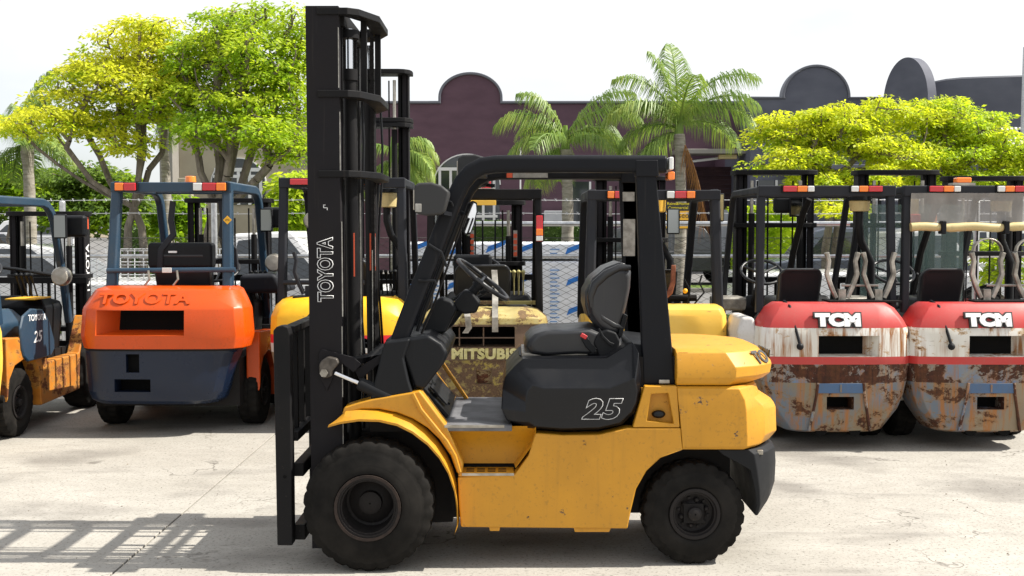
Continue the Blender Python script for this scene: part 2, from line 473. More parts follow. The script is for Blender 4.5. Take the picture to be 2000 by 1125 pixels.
# ---------------------------------------------------------------- ground
def ground_mat(name, c_lo, c_hi, speck, stain=.35, crack=True, scale=1.0):
    m, t, b = _new(name); g = NG(t)
    n1 = g.noise(.55, 7, .62); n2 = g.noise(7, 6, .6); n3 = g.noise(48, 4, .75); n4 = g.noise(150, 2, .6)
    c = g.ramp(n1, [(.3, c_lo), (.65, c_hi)])
    c = g.mix(g.ramp(n2, [(.35, 0), (.7, .30)]), c, [x*.72 for x in c_lo])
    c = g.mix(g.ramp(n3, [(.54, 0), (.66, .85)]), c, speck)
    c = g.mix(g.ramp(n4, [(.60, 0), (.70, .5)]), c, [min(1, x*1.35) for x in c_hi])
    # oil and tyre stains
    s1 = g.noise(.9, 4, .5, g.mapped((1, 1.6, 1), loc=(4, 2, 0)))
    c = g.mix(g.ramp(s1, [(.52, 0), (.68, stain)]), c, (.09, .08, .072))
    s2 = g.noise(1.6, 5, .6, g.mapped((.35, 2.2, 1), loc=(9, 2, 0)))
    c = g.mix(g.ramp(s2, [(.60, 0), (.72, .35)]), c, [min(1, x*1.18) for x in c_hi])
    # dark rubber marks laid down by turning tyres, and oil drips
    ty = g.noise(1.0, 4, .6, g.mapped((.25, 5.0, 1), loc=(2, 7, 0)), .6)
    c = g.mix(g.ramp(ty, [(.60, 0), (.70, stain*.55)]), c, (.12, .11, .10))
    dr = g.noise(3.4, 3, .5, g.mapped((1, 1, 1), loc=(5, 11, 0)))
    c = g.mix(g.ramp(dr, [(.70, 0), (.76, .55)]), c, (.07, .06, .05))
    h = g.math('ADD', g.math('MULTIPLY', n3, .6), g.math('MULTIPLY', n2, .6))
    if crack:
        # thin cracks: the zero line of a distorted noise
        cn = g.noise(.33, 6, .62, g.mapped((1,1,1), loc=(1.3, 5.1, 0)), .3)
        cm = g.math('ABSOLUTE', g.math('SUBTRACT', cn, .5))
        ck = g.math('MULTIPLY', g.ramp(cm, [(0, 1), (.0016, 1), (.003, 0)]), g.ramp(g.noise(1.1, 3, .5), [(.50, 0), (.60, .75)]))
        c = g.mix(ck, c, (.07, .06, .05))
    g.link(c, b.inputs['Base Color']); b.inputs['Roughness'].default_value = .88; b.inputs['Specular IOR Level'].default_value = .25
    g.link(g.bump(h, .35, .006), b.inputs['Normal'])
    return m
M['concrete'] = ground_mat('weathered_concrete', (.300,.280,.245), (.405,.385,.348), (.11,.10,.085), .5)
M['asphalt'] = ground_mat('pale_asphalt', (.15,.145,.14), (.20,.195,.19), (.08,.08,.08), .2, False)
M['soil'] = varied('bare_soil', (.16,.13,.09), (.25,.21,.15), 1.5, .9, .2, .3)
M['lawn'] = varied('mown_lawn', (.05,.09,.015), (.12,.17,.03), 3, .8, .2, .4)

g = MB(); g.add([(-600,-60,-.03),(600,-60,-.03),(600,900,-.03),(-600,900,-.03)], [(0,1,2,3)])
struct(g.build('ground', M['soil'], smooth=0))
JX = -1.99
def slab(x0, x1, y0, y1):
    b = MB(); b.box(x0, x1, y0, y1, -.024, 0)
    return b
yard = bpy.data.objects.new('yard_pavement', None); C.objects.link(yard); yard['kind'] = 'structure'
for (x0, x1) in ((-30, JX-.006), (JX+.006, 30)):
    for (y0, y1) in ((-6, 14.0),):
        slab(x0, x1, y0, y1).build('concrete_slab', M['concrete'], yard, bevel=.004)
# pale aprons, verges and the car park beyond the fence
def sheet(name, y0, y1, z0, z1, mat):
    v = MB(); v.box(-90, 90, y0, y1, -.028, z0)
    if z1 != z0: v.v = [(p[0], p[1], (z1 if p[1] == y1 else z0) if p[2] > -.02 else p[2]) for p in v.v]
    return struct(v.build(name, M[mat], smooth=0))
sheet('footpath', 14.05, 18.5, .004, .004, 'asphalt')
sheet('grass_verge', 18.5, 22.5, .03, .03, 'lawn')
sheet('road', 22.5, 30.9, .0, .0, 'asphalt')
sheet('kerb', 30.9, 31.05, .12, .12, 'concrete')
sheet('grass_strip', 31.05, 33.2, .10, .10, 'lawn')
sheet('car_park', 33.2, 140.0, .06, .80, 'asphalt')
def gh(Y):
    return .06+(Y-33.2)*.74/106.8 if Y > 33.2 else (.10 if Y > 31.05 else (.03 if 18.5 < Y < 22.5 else 0))

# ---------------------------------------------------------------- chain link fence
FY = 13.2
fence = thing('chain_link_fence', 'galvanised chain link fence with two rails and barbed wire behind the row of forklifts', 'fence', (0, FY, 0))
fz = lambda py: S(1000, py, FY)[1]
z_top, z_mid = fz(437), fz(500)
FX0, FX1 = -9.6, 9.6
for z in (z_mid,):
    MB().tube([(FX0, FY, z), (FX1, FY, z)], .022, 10).build('rail', M['galv'], fence)
MB().tube([(-.6, FY, z_top), (FX1, FY, z_top)], .030, 10).build('rail', M['galv'], fence)
for px in (-420, 125, 420, 700, 1163, 1560, 1905):
    x = S(px, 450, FY)[0]
    b = MB(); b.tube([(x, FY-.03, 0), (x, FY-.03, fz(395))], .036, 12)
    b.sphere((x, FY-.03, fz(395)), .038, 12, 4, sc=(1,1,.5)); b.build('post', M['galv'], fence)
for py in (390, 416):
    z = fz(py); b = MB(); pts = []
    n = 60
    for i in range(n+1):
        x = FX0 + (FX1-FX0)*i/n; pts.append((x, FY-.03, z - .012*math.sin(PI*((x*.45) % 1))))
    b.tube(pts, .0035, 4)
    for i in range(0, 150):
        x = FX0 + (FX1-FX0)*i/150
        b.bar((x-.012, FY-.03, z-.018), (x+.012, FY-.03, z+.012), .004, .004)
        b.bar((x+.012, FY-.04, z-.018), (x-.012, FY-.02, z+.012), .004, .004)
    b.build('barbed_wire', M['galv'], fence, smooth=0)
# the mesh: zigzag wires
b = MB(); d = .075; zt = fz(468); nrow = int(zt/d*2)
for i in range(int((FX1-FX0)/d)):
    x0 = FX0 + i*d; rings = []
    for k in range(nrow+1):
        z = .04 + k*d/2; x = x0 + (d/2 if (k+i) % 2 else -d/2); y = FY + (.006 if (k+i) % 2 else -.006)
        rings.append([(x-.0042, y-.003, z), (x+.0042, y-.003, z), (x, y+.004, z)])
    b.loft(rings, caps=False)
b.tube([(FX0, FY, zt+.02), (FX1, FY, zt+.02)], .004, 4)
b.build('wire_mesh', M['wire'], fence, smooth=0, kind='stuff')

# ---------------------------------------------------------------- buildings
M['maroon'] = varied('maroon_painted_wall', (.088,.048,.066), (.112,.062,.084), .9, .75, .3, 0, 0, 6, (1,1,3))
M['greywall'] = varied('slate_grey_painted_wall', (.088,.092,.118), (.115,.120,.150), .8, .75, .3, 0, 0, 6, (1,1,2))
M['beige'] = varied('beige_painted_wall', (.30,.265,.20), (.37,.33,.25), .8, .8, .3)
M['beige_dk'] = varied('grey_beige_wall', (.20,.185,.165), (.25,.235,.21), .8, .8, .3)
M['trim_grey'] = plain('grey_coping', (.12,.125,.15), .6)
M['winglass'] = plain('dark_window_glass', (.02,.025,.03), .06, 0, .8)
M['white_frame'] = plain('white_window_frame', (.62,.62,.62), .5)
M['pale_wall'] = varied('pale_grey_render', (.34,.35,.37), (.43,.44,.46), 1.2, .8, .3)
M['rollerdoor'] = varied('dark_maroon_door', (.045,.02,.024), (.065,.03,.034), 2, .6, .3)
M['awn_black'] = plain('black_awning_slat', (.02,.02,.022), .6)
M['awn_white'] = plain('white_awning_slat', (.68,.68,.68), .6)

def bx(pxa, pxb, Y): return S(pxa, 450, Y)[0], S(pxb, 450, Y)[0]
def arch_pts(cx, zc, rx, rz, n=24): return [(cx + rx*math.cos(PI*i/n), zc + rz*math.sin(PI*i/n)) for i in range(n+1)]
BY = 44.0
mb = thing('warehouse', 'maroon warehouse with a round topped parapet and a recessed roller door', 'building', (*[S(1130, 450, BY)[0], BY], 0))
x0, x1 = bx(640, 1463, BY); zt = S(1200, 203, BY)[1]
dz0, dz1 = bx(1340, 1452, BY); dtop = S(1400, 303, BY)[1]
w = MB()
ax, _ = S(919, 203, BY); ztop = S(919, 146, BY)[1]; arx = (bx(862, 977, BY)[1]-bx(862, 977, BY)[0])/2
def strip(m, x0, x1, z0, z1, y0, y1): m.box(x0, x1, y0, y1, z0, z1)
# facade with the door opening left out
prof = [(x0, 0), (dz0, 0), (dz0, dtop), (dz1, dtop), (dz1, 0), (x1, 0), (x1, zt)] + arch_pts(ax, zt+(.25), arx, ztop-zt-.25, 28)[0:] + [(x0, zt)]
prof = [(x0, 0), (dz0, 0), (dz0, dtop), (dz1, dtop), (dz1, 0), (x1, 0), (x1, zt), (ax+arx, zt)] + arch_pts(ax, zt+.25, arx, ztop-zt-.25, 28) + [(ax-arx, zt), (x0, zt)]
w.prism(prof, BY, BY+.35); w.build('wall', M['maroon'], mb)
w = MB(); w.box(x0, x1, BY+6, BY+9, 0, zt-.5); w.box(x0, x0+.3, BY+.36, BY+6, 0, zt-.4); w.box(x1-.3, x1, BY+.36, BY+6, 0, zt-.4); w.build('rear_block', M['maroon'], mb)
w = MB(); c = [(x0, zt+.0), (ax-arx-.06, zt)] 
capp = [(x0, zt+.06), (ax-arx-.05, zt+.06)] + [(ax+(arx+.05)*math.cos(t), zt+.25+(ztop-zt-.2)*math.sin(t)) for t in [PI-PI*i/28 for i in range(29)]] + [(ax+arx+.05, zt+.06), (x1, zt+.06)]
w.sweep([(p[0], BY+.15, p[1]) for p in capp], .5, .10); w.build('coping', M['trim_grey'], mb)
# roller door, recessed
dr = MB(); nsl = 24
for i in range(nsl):
    z0_ = 0.05 + i*(dtop-.4)/nsl; dr.box(dz0, dz1, BY+1.6+.03*(i % 2), BY+1.75, z0_, z0_+(dtop-.4)/nsl-.01)
dr.build('roller_door', M['rollerdoor'], mb, smooth=0, kind='stuff')
a = MB(); a.box(dz0-.6, dz1+.1, BY-1.2, BY-.02, dtop-.02, dtop+.16); a.build('awning', M['beige_dk'], mb, bevel=.02)
MB().tube([(dz0+.1, BY-.6, dtop-.28), (dz1-.6, BY-.6, dtop-.1)], .05, 8).build('awning_tube', M['white_frame'], mb)
MB().box(dz0+1.1, dz1-.45, BY-.9, BY-.6, dtop-.2, dtop-.03).build('awning_lamp', M['cream'], mb, bevel=.02)
for px in (1448, 1441):
    x, z = S(px, 284, BY); MB().box(x-.12 if px > 1445 else x-.05, x+.12 if px > 1445 else x+.05, BY-.15, BY-.01, z-.12, z+.12).build('wall_light', M['white_frame'], mb, bevel=.01)
# arched windows
def arched_window(parent, pxc, pya, pxw, pyb, Y, nmul=4, mat='white_frame'):
    xc, zt_ = S(pxc, pya, Y); zb = S(pxc, pyb, Y)[1]; rr = (bx(pxc-pxw, pxc+pxw, Y)[1]-bx(pxc-pxw, pxc+pxw, Y)[0])/2
    zc = zt_ - rr*.92
    o = MB(); outer = arch_pts(xc, zc, rr, rr*.92, 20); inner = arch_pts(xc, zc, rr*.965, rr*.885, 20)
    for i in range(20):
        o.add([(outer[i][0], Y-.08, outer[i][1]), (outer[i+1][0], Y-.08, outer[i+1][1]), (inner[i+1][0], Y-.08, inner[i+1][1]), (inner[i][0], Y-.08, inner[i][1]),
               (outer[i][0], Y, outer[i][1]), (outer[i+1][0], Y, outer[i+1][1]), (inner[i+1][0], Y, inner[i+1][1]), (inner[i][0], Y, inner[i][1])],
              [(0,1,2,3),(4,7,6,5),(0,4,5,1),(3,2,6,7)])
    fr = o.build('window', M[mat], parent, smooth=0)
    gl = MB(); gl.prism(arch_pts(xc, zc, rr*.963, rr*.883, 20) + [(xc-rr*.963, zb), (xc+rr*.963, zb)], Y-.03, Y-.005); gl.build('pane', M['winglass'], fr, smooth=0)
    for i in range(nmul+1):
        xx = xc - rr*.8 + i*rr*1.6/nmul
        MB().box(xx-.05, xx+.05, Y-.075, Y-.035, zb, zc+rr*.45).build('mullion', M[mat], fr)
    MB().box(xc-rr*.86, xc+rr*.86, Y-.09, Y-.036, zc+rr*.42, zc+rr*.42+.12).build('transom', M[mat], fr)
    MB().box(xc-rr*.9, xc+rr*.9, Y-.09, Y-.036, zb+.9, zb+1.0).build('transom', M[mat], fr)
    return fr
arched_window(mb, 912, 300, 66, 470, BY, 5)
for (pa, pb) in ((1112, 1152),):
    xa, xb = bx(pa, pb, BY); zz = S(1100, 355, BY)[1]
    wn = MB(); wn.box(xa, xb, BY-.06, BY-.01, .1, zz); wn = wn.build('window', M['winglass'], mb)
    MB().box(xa-.04, xa+.04, BY-.1, BY-.065, .1, zz).build('mullion', M['white_frame'], wn)
    MB().box(xb-.04, xb+.04, BY-.1, BY-.065, .1, zz).build('mullion', M['white_frame'], wn)
xa, xb = bx(1062, 1102, BY); MB().box(xa, xb, BY-.5, BY-.2, 0, S(1080, 412, BY)[1]).build('low_wall', M['pale_wall'], mb, bevel=.02)
xa, xb = bx(1405, 1452, BY); MB().box(xa, xb, BY-.5, BY-.2, 0, S(1430, 410, BY)[1]).build('low_wall', M['pale_wall'], mb, bevel=.02)
xa, z = S(1016, 290, BY); MB().tube([(xa, BY-.5, 0), (xa, BY-.5, z)], .03, 6).build('light_pole', M['white_frame'], mb)

# grey building to the right with two arched parapets and a curved wing
GY = 42.0
gb = thing('showroom_building', 'slate grey building with two rounded parapets and a raised curved wing', 'building', (S(1750, 450, GY)[0], GY, 0))
x0 = bx(1464, 1464, BY)[0]*GY/BY; x1, _ = bx(1836, 1836, GY); zt = S(1600, 193, GY)[1]
ac = S(1594, 193, GY)[0]; ar = (bx(1533, 1656, GY)[1]-bx(1533, 1656, GY)[0])/2; az = S(1594, 131, GY)[1]
prof = [(x0, 0), (x1+7, 0), (x1+7, zt), (ac+ar, zt)] + arch_pts(ac, zt+.05, ar, az-zt-.05, 28) + [(ac-ar, zt), (x0, zt)]
w = MB(); w.prism(prof, GY, GY+.4); w.box(x0, x0+.4, GY+.4, GY+5, 0, zt-.1); w.build('wall', M['greywall'], gb)
capp = [(x0, zt+.04), (ac-ar-.04, zt+.04)] + [(ac+(ar+.05)*math.cos(t), zt+.05+(az-zt)*math.sin(t)) for t in [PI-PI*i/28 for i in range(29)]] + [(ac+ar+.04, zt+.04), (x1+2, zt+.04)]
w = MB(); w.sweep([(p[0], GY+.2, p[1]) for p in capp], .52, .09); w.build('coping', M['trim_grey'], gb)
# second parapet, thick, seen turned
ec = S(1776, 190, 40.0)[0]; er = .50*(bx(1748, 1806, 40)[1]-bx(1748, 1806, 40)[0]); ez0 = S(1776, 200, 40)[1]; ez1 = S(1776, 113, 40)[1]
e = MB(); er2 = er*1.05
pr = [(-er2*1.9, 0), (er2*1.9, 0), (er2*1.9, ez0)] + arch_pts(0, ez0, er2*1.9, ez1-ez0, 28) + [(-er2*1.9, ez0)]
rot = Matrix.Rotation(R(-64), 3, 'Z')
vs0 = [rot @ Vector((p[0], -.2, p[1])) for p in pr]; vs1 = [rot @ Vector((p[0], .2, p[1])) for p in pr]; n = len(pr)
e.add([v+Vector((ec, 40, 0)) for v in vs0+vs1], [tuple(range(n)), tuple(range(n, 2*n))[::-1]] + [(i, i+n, (i+1)%n+n, (i+1)%n) for i in range(n)])
fixn(e.build('parapet', M['greywall'], gb))
# curved wing
cp = []
for i, (px, py, Y) in enumerate(((1800, 170, 40), (1820, 164, 39.8), (1850, 158, 39.6), (1880, 155, 39.4), (1930, 153, 39.2), (2000, 151, 39.0), (2100, 150, 38.8), (2300, 150, 38.8))):
    x, z = S(px, py, Y); cp.append((x, Y, z))
w = MB(); rings = [[(x, y, 0), (x, y, z), (x+.1, y+.4, z), (x+.1, y+.4, 0)] for x, y, z in cp]; w.loft(rings); fixn(w.build('wing_wall', M['greywall'], gb))
w = MB(); w.tube([(x, y+.1, z+.02) for x, y, z in cp], .07, 6); w.build('coping', M['trim_grey'], gb)
# striped awnings
for (pxa, pxb, pya, pyb, nn) in ((1962, 2030, 248, 312, 15),):
    for i in range(nn):
        xa = S(pxa+(pxb-pxa)*i/nn, 280, 35.9)[0]; xb = S(pxa+(pxb-pxa)*(i+.9)/nn, 280, 35.9)[0]
        za = S(1980, pya, 35.6)[1]; zb = S(1980, pyb, 35)[1]
        b = MB(); b.add([(xa, 36.2, za), (xb, 36.2, za), (xb, 35.2, zb), (xa, 35.2, zb), (xa, 36.2, za+.05), (xb, 36.2, za+.05), (xb, 35.2, zb+.05), (xa, 35.2, zb+.05)],
              [(0,1,2,3),(7,6,5,4),(0,4,5,1),(1,5,6,2),(2,6,7,3),(3,7,4,0)])
        b.build('awning_slat', M['awn_black' if i % 2 else 'awn_white'], gb, smooth=0)
# windows of the grey building, low, glimpsed between the guards
for i, px in enumerate((1478, 1516, 1556, 1622, 1668, 1712)):
    xa, xb = bx(px, px+34, GY-.1); za, zb_ = S(px, 352, GY)[1], S(px, 432, GY)[1]
    wn = MB().box(xa, xb, GY-.05, GY-.01, zb_, za).build('window', M['winglass'], gb)
    MB().box(xa-.05, xa+.03, GY-.12, GY-.06, zb_, za).build('mullion', M['white_frame'], wn)
MB().box(*bx(1520, 1760, GY-.6), GY-.9, GY-.02, S(1500, 334, GY)[1], S(1500, 324, GY)[1]).build('canopy', M['trim_grey'], gb, bevel=.02)
x, z = S(1493, 289, GY); MB().box(x-.08, x+.08, GY-.1, GY-.01, z-.08, z+.08).build('wall_light', M['white_frame'], gb)
# pole at the right edge
px_, pz_ = S(2004, 92, 36.0); tag(MB().tube([(px_, 36, 0), (px_, 36, pz_)], [.16, .09], 10).build('light_pole', M['galv'], None, loc=(px_, 36, 0)), 'tall grey pole at the right edge of the picture above the curved wing', 'pole')

# beige building on the left behind the trees
LY = 38.0
lb = thing('office_building', 'beige two storey building with an arched window behind the tall green tree', 'building', (S(480, 450, LY)[0], LY, 0))
xa, xb = bx(352, 640, LY); zt = S(450, 222, LY)[1]
w = MB(); w.prism([(xa, 0), (xb, 0), (xb, zt), (xa, zt)], LY, LY+6); w.build('wall', M['beige'], lb)
w = MB(); xl, _ = bx(326, 364, LY); w.prism([(xl, 0), (xa-.01, 0), (xa-.01, zt-.2), (xl, zt-.2)], LY-.7, LY+5); w.build('corner_block', M['beige_dk'], lb, bevel=.02)
arched_window(lb, 466, 308, 54, 400, LY, 4)
xw, xw2 = bx(376, 436, LY)
curve = [(xw, 0), (xw2, 0), (xw2-.3, 1.0), (xw2-.55, 1.7), (xw2-.60, 2.4), (xw2-.62, S(400, 352, LY)[1]), (xw, S(400, 352, LY)[1])]
MB().prism(curve, LY-1.6, LY-1.3).build('wing_wall', M['beige'], lb, bevel=.02)
for (pa, pb, pya, pyb) in ((588, 612, 352, 374), (552, 600, 402, 446), (392, 400, 400, 432), (575, 640, 405, 450)):
    xa, xb = bx(pa, pb, LY); za, zb_ = S(600, pya, LY)[1], S(600, pyb, LY)[1]
    wn = MB().box(xa, xb, LY-.05, LY-.01, zb_, za).build('window', M['winglass'], lb)
    f = MB(); f.frame([(xa-.06, zb_-.06), (xb+.06, zb_-.06), (xb+.06, za+.06), (xa-.06, za+.06)], [(xa, zb_), (xb, zb_), (xb, za), (xa, za)], LY-.1, LY-.055)
    f.build('frame', M['white_frame'], wn)
MB().box(*bx(590, 625, LY), LY-.5, LY-.01, S(600, 284, LY)[1], S(600, 298, LY)[1]).build('eave', M['beige_dk'], lb)

# ---------------------------------------------------------------- trees
def leaf_faces(b, c, n, rad, size, rng, flat=.35, droop=.25):
    """a spray of leaves round c"""
    for _ in range(n):
        a = rng.random()*2*PI; rr = rad*math.sqrt(rng.random())
        z = (rng.random()-.5)*2*rad*flat - droop*rad*(rr/rad)**2
        p = Vector((c[0]+rr*math.cos(a), c[1]+rr*math.sin(a), c[2]+z))
        L = size*(.6+.8*rng.random()); wd = L*.42
        th = a + rng.uniform(-.9, .9); el = rng.uniform(-.95, .30)
        d = Vector((math.cos(th)*math.cos(el), math.sin(th)*math.cos(el), math.sin(el)))
        s = d.cross(Vector((rng.uniform(-.6,1.3), rng.uniform(-1.5,.7), .8))).normalized()*wd/2
        o = len(b.v)
        b.v += [tuple(p), tuple(p+d*L*.45+s), tuple(p+d*L), tuple(p+d*L*.45-s)]
        b.f.append((o, o+1, o+2, o+3)); b.m.append(0)
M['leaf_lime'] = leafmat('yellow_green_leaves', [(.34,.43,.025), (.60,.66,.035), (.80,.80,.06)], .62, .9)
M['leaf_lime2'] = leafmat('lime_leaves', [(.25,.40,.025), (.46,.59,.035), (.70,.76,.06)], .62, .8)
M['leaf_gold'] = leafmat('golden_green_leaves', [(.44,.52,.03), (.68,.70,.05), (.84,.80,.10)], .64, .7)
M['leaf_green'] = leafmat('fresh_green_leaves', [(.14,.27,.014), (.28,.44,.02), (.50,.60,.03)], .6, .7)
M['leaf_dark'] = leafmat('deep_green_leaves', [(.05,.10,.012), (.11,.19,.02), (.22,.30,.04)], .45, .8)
M['leaf_hedge'] = leafmat('hedge_leaves', [(.03,.06,.012), (.055,.10,.018), (.09,.14,.03)], .3, 2)
M['bark'] = varied('grey_brown_bark', (.12,.10,.08), (.24,.205,.17), 9, .85, .2, .4, 0, 6, (1,1,.4))
M['palmbark'] = varied('pale_palm_bark', (.20,.175,.145), (.36,.33,.29), 5, .85, .2, .5, 0, 6, (1,1,5))

def tree(name, label, base, fork_z, blobs, leaf, nclus, nleaf, size, rad, seed, group=None, trunk_r=.16, leaf2=None, depth=1.25, cat='tree', lean=(0,0), stems=2):
    """blobs: (px, py, rx_px, ry_px, Y) ellipsoids that the crown fills"""
    rng = random.Random(seed)
    t = thing(name, label, cat, base, 0, group)
    pts = []
    tot = sum(b_[2]*b_[3] for b_ in blobs)
    for (px, py, rx, ry, Y) in blobs:
        cx, cz = S(px, py, Y); sx, sz = rx*Y/F_PX, ry*Y/F_PX
        for _ in range(int(nclus*rx*ry/tot)+1):
            while True:
                q = Vector((rng.uniform(-1,1), rng.uniform(-1,1), rng.uniform(-1,1)))
                if .25 < q.length < 1: break
            q = q.normalized()*(.55+.62*rng.random()**1.3)
            pts.append((Vector((cx+q.x*sx, Y+q.y*min(depth, sx), cz+q.z*sz)), q.z))
    # greedy skeleton
    top = Vector((base[0]+lean[0], base[1]+lean[1], fork_z))
    nodes = [(top, None)]
    for (px, py, rx, ry, Y) in blobs[::2]:
        cx, cz = S(px, py, Y); e = Vector((cx, Y+rng.uniform(-.5, .5), cz-ry*Y/F_PX*.3)); par = 0
        side = Vector((e.x-top.x, e.y-top.y, 0))
        for k in range(1, 6):
            f = k/5; q0 = top + side*(f**.8) + Vector((rng.uniform(-.08,.08), rng.uniform(-.08,.08), (e.z-top.z)*f**1.25+rng.uniform(-.05,.05)))
            nodes.append((q0, par)); par = len(nodes)-1
    order = sorted(pts, key=lambda p: (p[0]-top).length)
    kids = {0: []}
    b = MB()
    seglist = []
    for p, _ in order:
        best, bd = 0, 1e9
        for i, (q, par) in enumerate(nodes):
            d = (p-q).length + .30*(q-top).length
            if q.z > p.z+.1: d += 3*(q.z-p.z)
            if d < bd: bd, best = d, i
        q = nodes[best][0]
        mid = (p+q)/2 + Vector((rng.uniform(-.1,.1), rng.uniform(-.1,.1), rng.uniform(-.12,.05)))*min(1, (p-q).length)
        nodes.append((mid, best)); nodes.append((p, len(nodes)-1))
    cnt = [0]*len(nodes)
    for i in range(len(nodes)-1, 0, -1):
        cnt[i] += 1; cnt[nodes[i][1]] += cnt[i]
    rmax = trunk_r*.42
    def rr(i): return max(.010, min(rmax, .0095*math.sqrt(max(1, cnt[i]))*(trunk_r/.16)))
    for i in range(1, len(nodes)):
        q = nodes[nodes[i][1]][0]; p = nodes[i][0]
        if (p-q).length < 1e-3: continue
        b.tube([q, p], [min(rr(nodes[i][1]), rr(i)*1.25), rr(i)], 5 if rr(i) < .03 else 7, caps=False)
    tr = MB(); Bv = Vector(base)
    for s_ in range(stems):
        a = 2*PI*s_/max(1, stems)+.6; off = Vector((math.cos(a), math.sin(a), 0))*trunk_r*.5
        pp = [Bv+off*.8+Vector((0,0,-.02))]
        for k in range(1, 6):
            f = k/6; pp.append(Bv.lerp(top, f)+off*(1+1.2*math.sin(PI*f))+Vector((rng.uniform(-.04,.04), rng.uniform(-.04,.04), 0)))
        pp.append(top)
        tr.tube(pp, [trunk_r*(1-.4*k/6)*(.8 if stems > 1 else 1) for k in range(7)], 10)
    tr.build('trunk', M['bark'], t)
    b.build('limbs', M['bark'], t)
    lf = MB(); lf2 = MB()
    for p, qz in pts:
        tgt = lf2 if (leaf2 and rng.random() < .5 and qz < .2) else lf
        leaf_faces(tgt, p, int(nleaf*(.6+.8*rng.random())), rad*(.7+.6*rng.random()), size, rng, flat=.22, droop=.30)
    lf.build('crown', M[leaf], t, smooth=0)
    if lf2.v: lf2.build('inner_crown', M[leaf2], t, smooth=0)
    return t

TY = 20.0
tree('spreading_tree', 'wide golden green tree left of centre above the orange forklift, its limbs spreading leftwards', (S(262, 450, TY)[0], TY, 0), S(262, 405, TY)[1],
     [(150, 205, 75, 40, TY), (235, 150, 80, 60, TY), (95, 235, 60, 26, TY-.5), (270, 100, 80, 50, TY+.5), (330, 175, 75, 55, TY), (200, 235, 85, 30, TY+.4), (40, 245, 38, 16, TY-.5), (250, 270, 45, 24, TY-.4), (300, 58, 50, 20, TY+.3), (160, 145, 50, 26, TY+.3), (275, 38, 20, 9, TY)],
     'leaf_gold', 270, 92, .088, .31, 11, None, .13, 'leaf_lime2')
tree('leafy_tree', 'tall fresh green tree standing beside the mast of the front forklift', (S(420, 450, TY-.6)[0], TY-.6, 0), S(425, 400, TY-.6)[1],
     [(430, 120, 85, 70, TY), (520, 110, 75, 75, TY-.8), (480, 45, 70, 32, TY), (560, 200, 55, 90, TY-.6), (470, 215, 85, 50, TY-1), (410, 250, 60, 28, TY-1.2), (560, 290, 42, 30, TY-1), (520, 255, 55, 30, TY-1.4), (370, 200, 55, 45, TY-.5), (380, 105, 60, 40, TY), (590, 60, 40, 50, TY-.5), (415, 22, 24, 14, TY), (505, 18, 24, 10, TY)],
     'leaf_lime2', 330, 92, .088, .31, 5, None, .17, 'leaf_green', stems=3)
TR = 21.0
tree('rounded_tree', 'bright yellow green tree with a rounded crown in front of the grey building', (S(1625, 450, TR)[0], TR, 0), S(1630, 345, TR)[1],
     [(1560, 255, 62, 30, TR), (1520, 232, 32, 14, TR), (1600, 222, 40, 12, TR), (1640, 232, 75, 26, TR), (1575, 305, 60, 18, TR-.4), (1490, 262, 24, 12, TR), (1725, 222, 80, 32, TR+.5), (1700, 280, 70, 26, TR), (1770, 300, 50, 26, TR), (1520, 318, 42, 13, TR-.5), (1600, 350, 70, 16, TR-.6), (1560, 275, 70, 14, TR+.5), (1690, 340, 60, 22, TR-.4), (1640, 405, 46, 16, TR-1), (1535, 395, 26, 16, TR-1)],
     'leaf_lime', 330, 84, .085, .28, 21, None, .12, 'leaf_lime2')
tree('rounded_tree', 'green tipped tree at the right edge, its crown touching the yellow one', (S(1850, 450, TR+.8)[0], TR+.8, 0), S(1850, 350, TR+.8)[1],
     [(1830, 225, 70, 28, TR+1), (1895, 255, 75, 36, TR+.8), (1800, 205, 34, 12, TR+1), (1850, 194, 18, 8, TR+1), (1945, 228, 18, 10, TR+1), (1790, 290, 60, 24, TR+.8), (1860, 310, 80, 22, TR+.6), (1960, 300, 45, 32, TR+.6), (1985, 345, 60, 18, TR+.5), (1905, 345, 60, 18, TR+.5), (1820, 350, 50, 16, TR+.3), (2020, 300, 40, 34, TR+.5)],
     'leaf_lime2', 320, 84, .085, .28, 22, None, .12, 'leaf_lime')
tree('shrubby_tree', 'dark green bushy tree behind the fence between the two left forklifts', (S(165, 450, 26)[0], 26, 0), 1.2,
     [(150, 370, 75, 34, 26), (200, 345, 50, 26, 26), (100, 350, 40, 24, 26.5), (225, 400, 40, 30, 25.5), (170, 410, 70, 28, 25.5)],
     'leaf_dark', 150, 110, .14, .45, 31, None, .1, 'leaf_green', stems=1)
tree('shrubby_tree', 'pale bushy tree at the left edge behind the small palm', (S(20, 450, 30)[0], 30, 0), 1.2,
     [(20, 345, 60, 40, 30), (70, 375, 40, 30, 30.5), (-40, 350, 50, 40, 30)], 'leaf_green', 60, 70, .24, .55, 32, None, .1, stems=1)
tree('shrubby_tree', 'light green bush between the orange forklift and the beige building', (S(345, 450, 27)[0], 27, 0), .9,
     [(345, 420, 34, 40, 27), (330, 400, 30, 30, 27.5)], 'leaf_green', 44, 60, .2, .42, 33, None, .08, stems=1)
tree('sapling', 'bright green young tree right of the orange forklift mast', (S(575, 450, 18)[0], 18, 0), 1.2,
     [(572, 398, 26, 46, 18), (565, 440, 20, 30, 18), (590, 350, 30, 24, 18)], 'leaf_lime2', 40, 60, .13, .3, 34, None, .05, stems=1)
tree('sapling', 'small lime green tree glimpsed under the canopy of the far right forklift', (S(1960, 450, 15.5)[0], 15.5, 0), .8,
     [(1965, 510, 40, 40, 15.5), (1940, 480, 26, 24, 15.5)], 'leaf_lime2', 34, 46, .1, .2, 35, None, .04, stems=1)

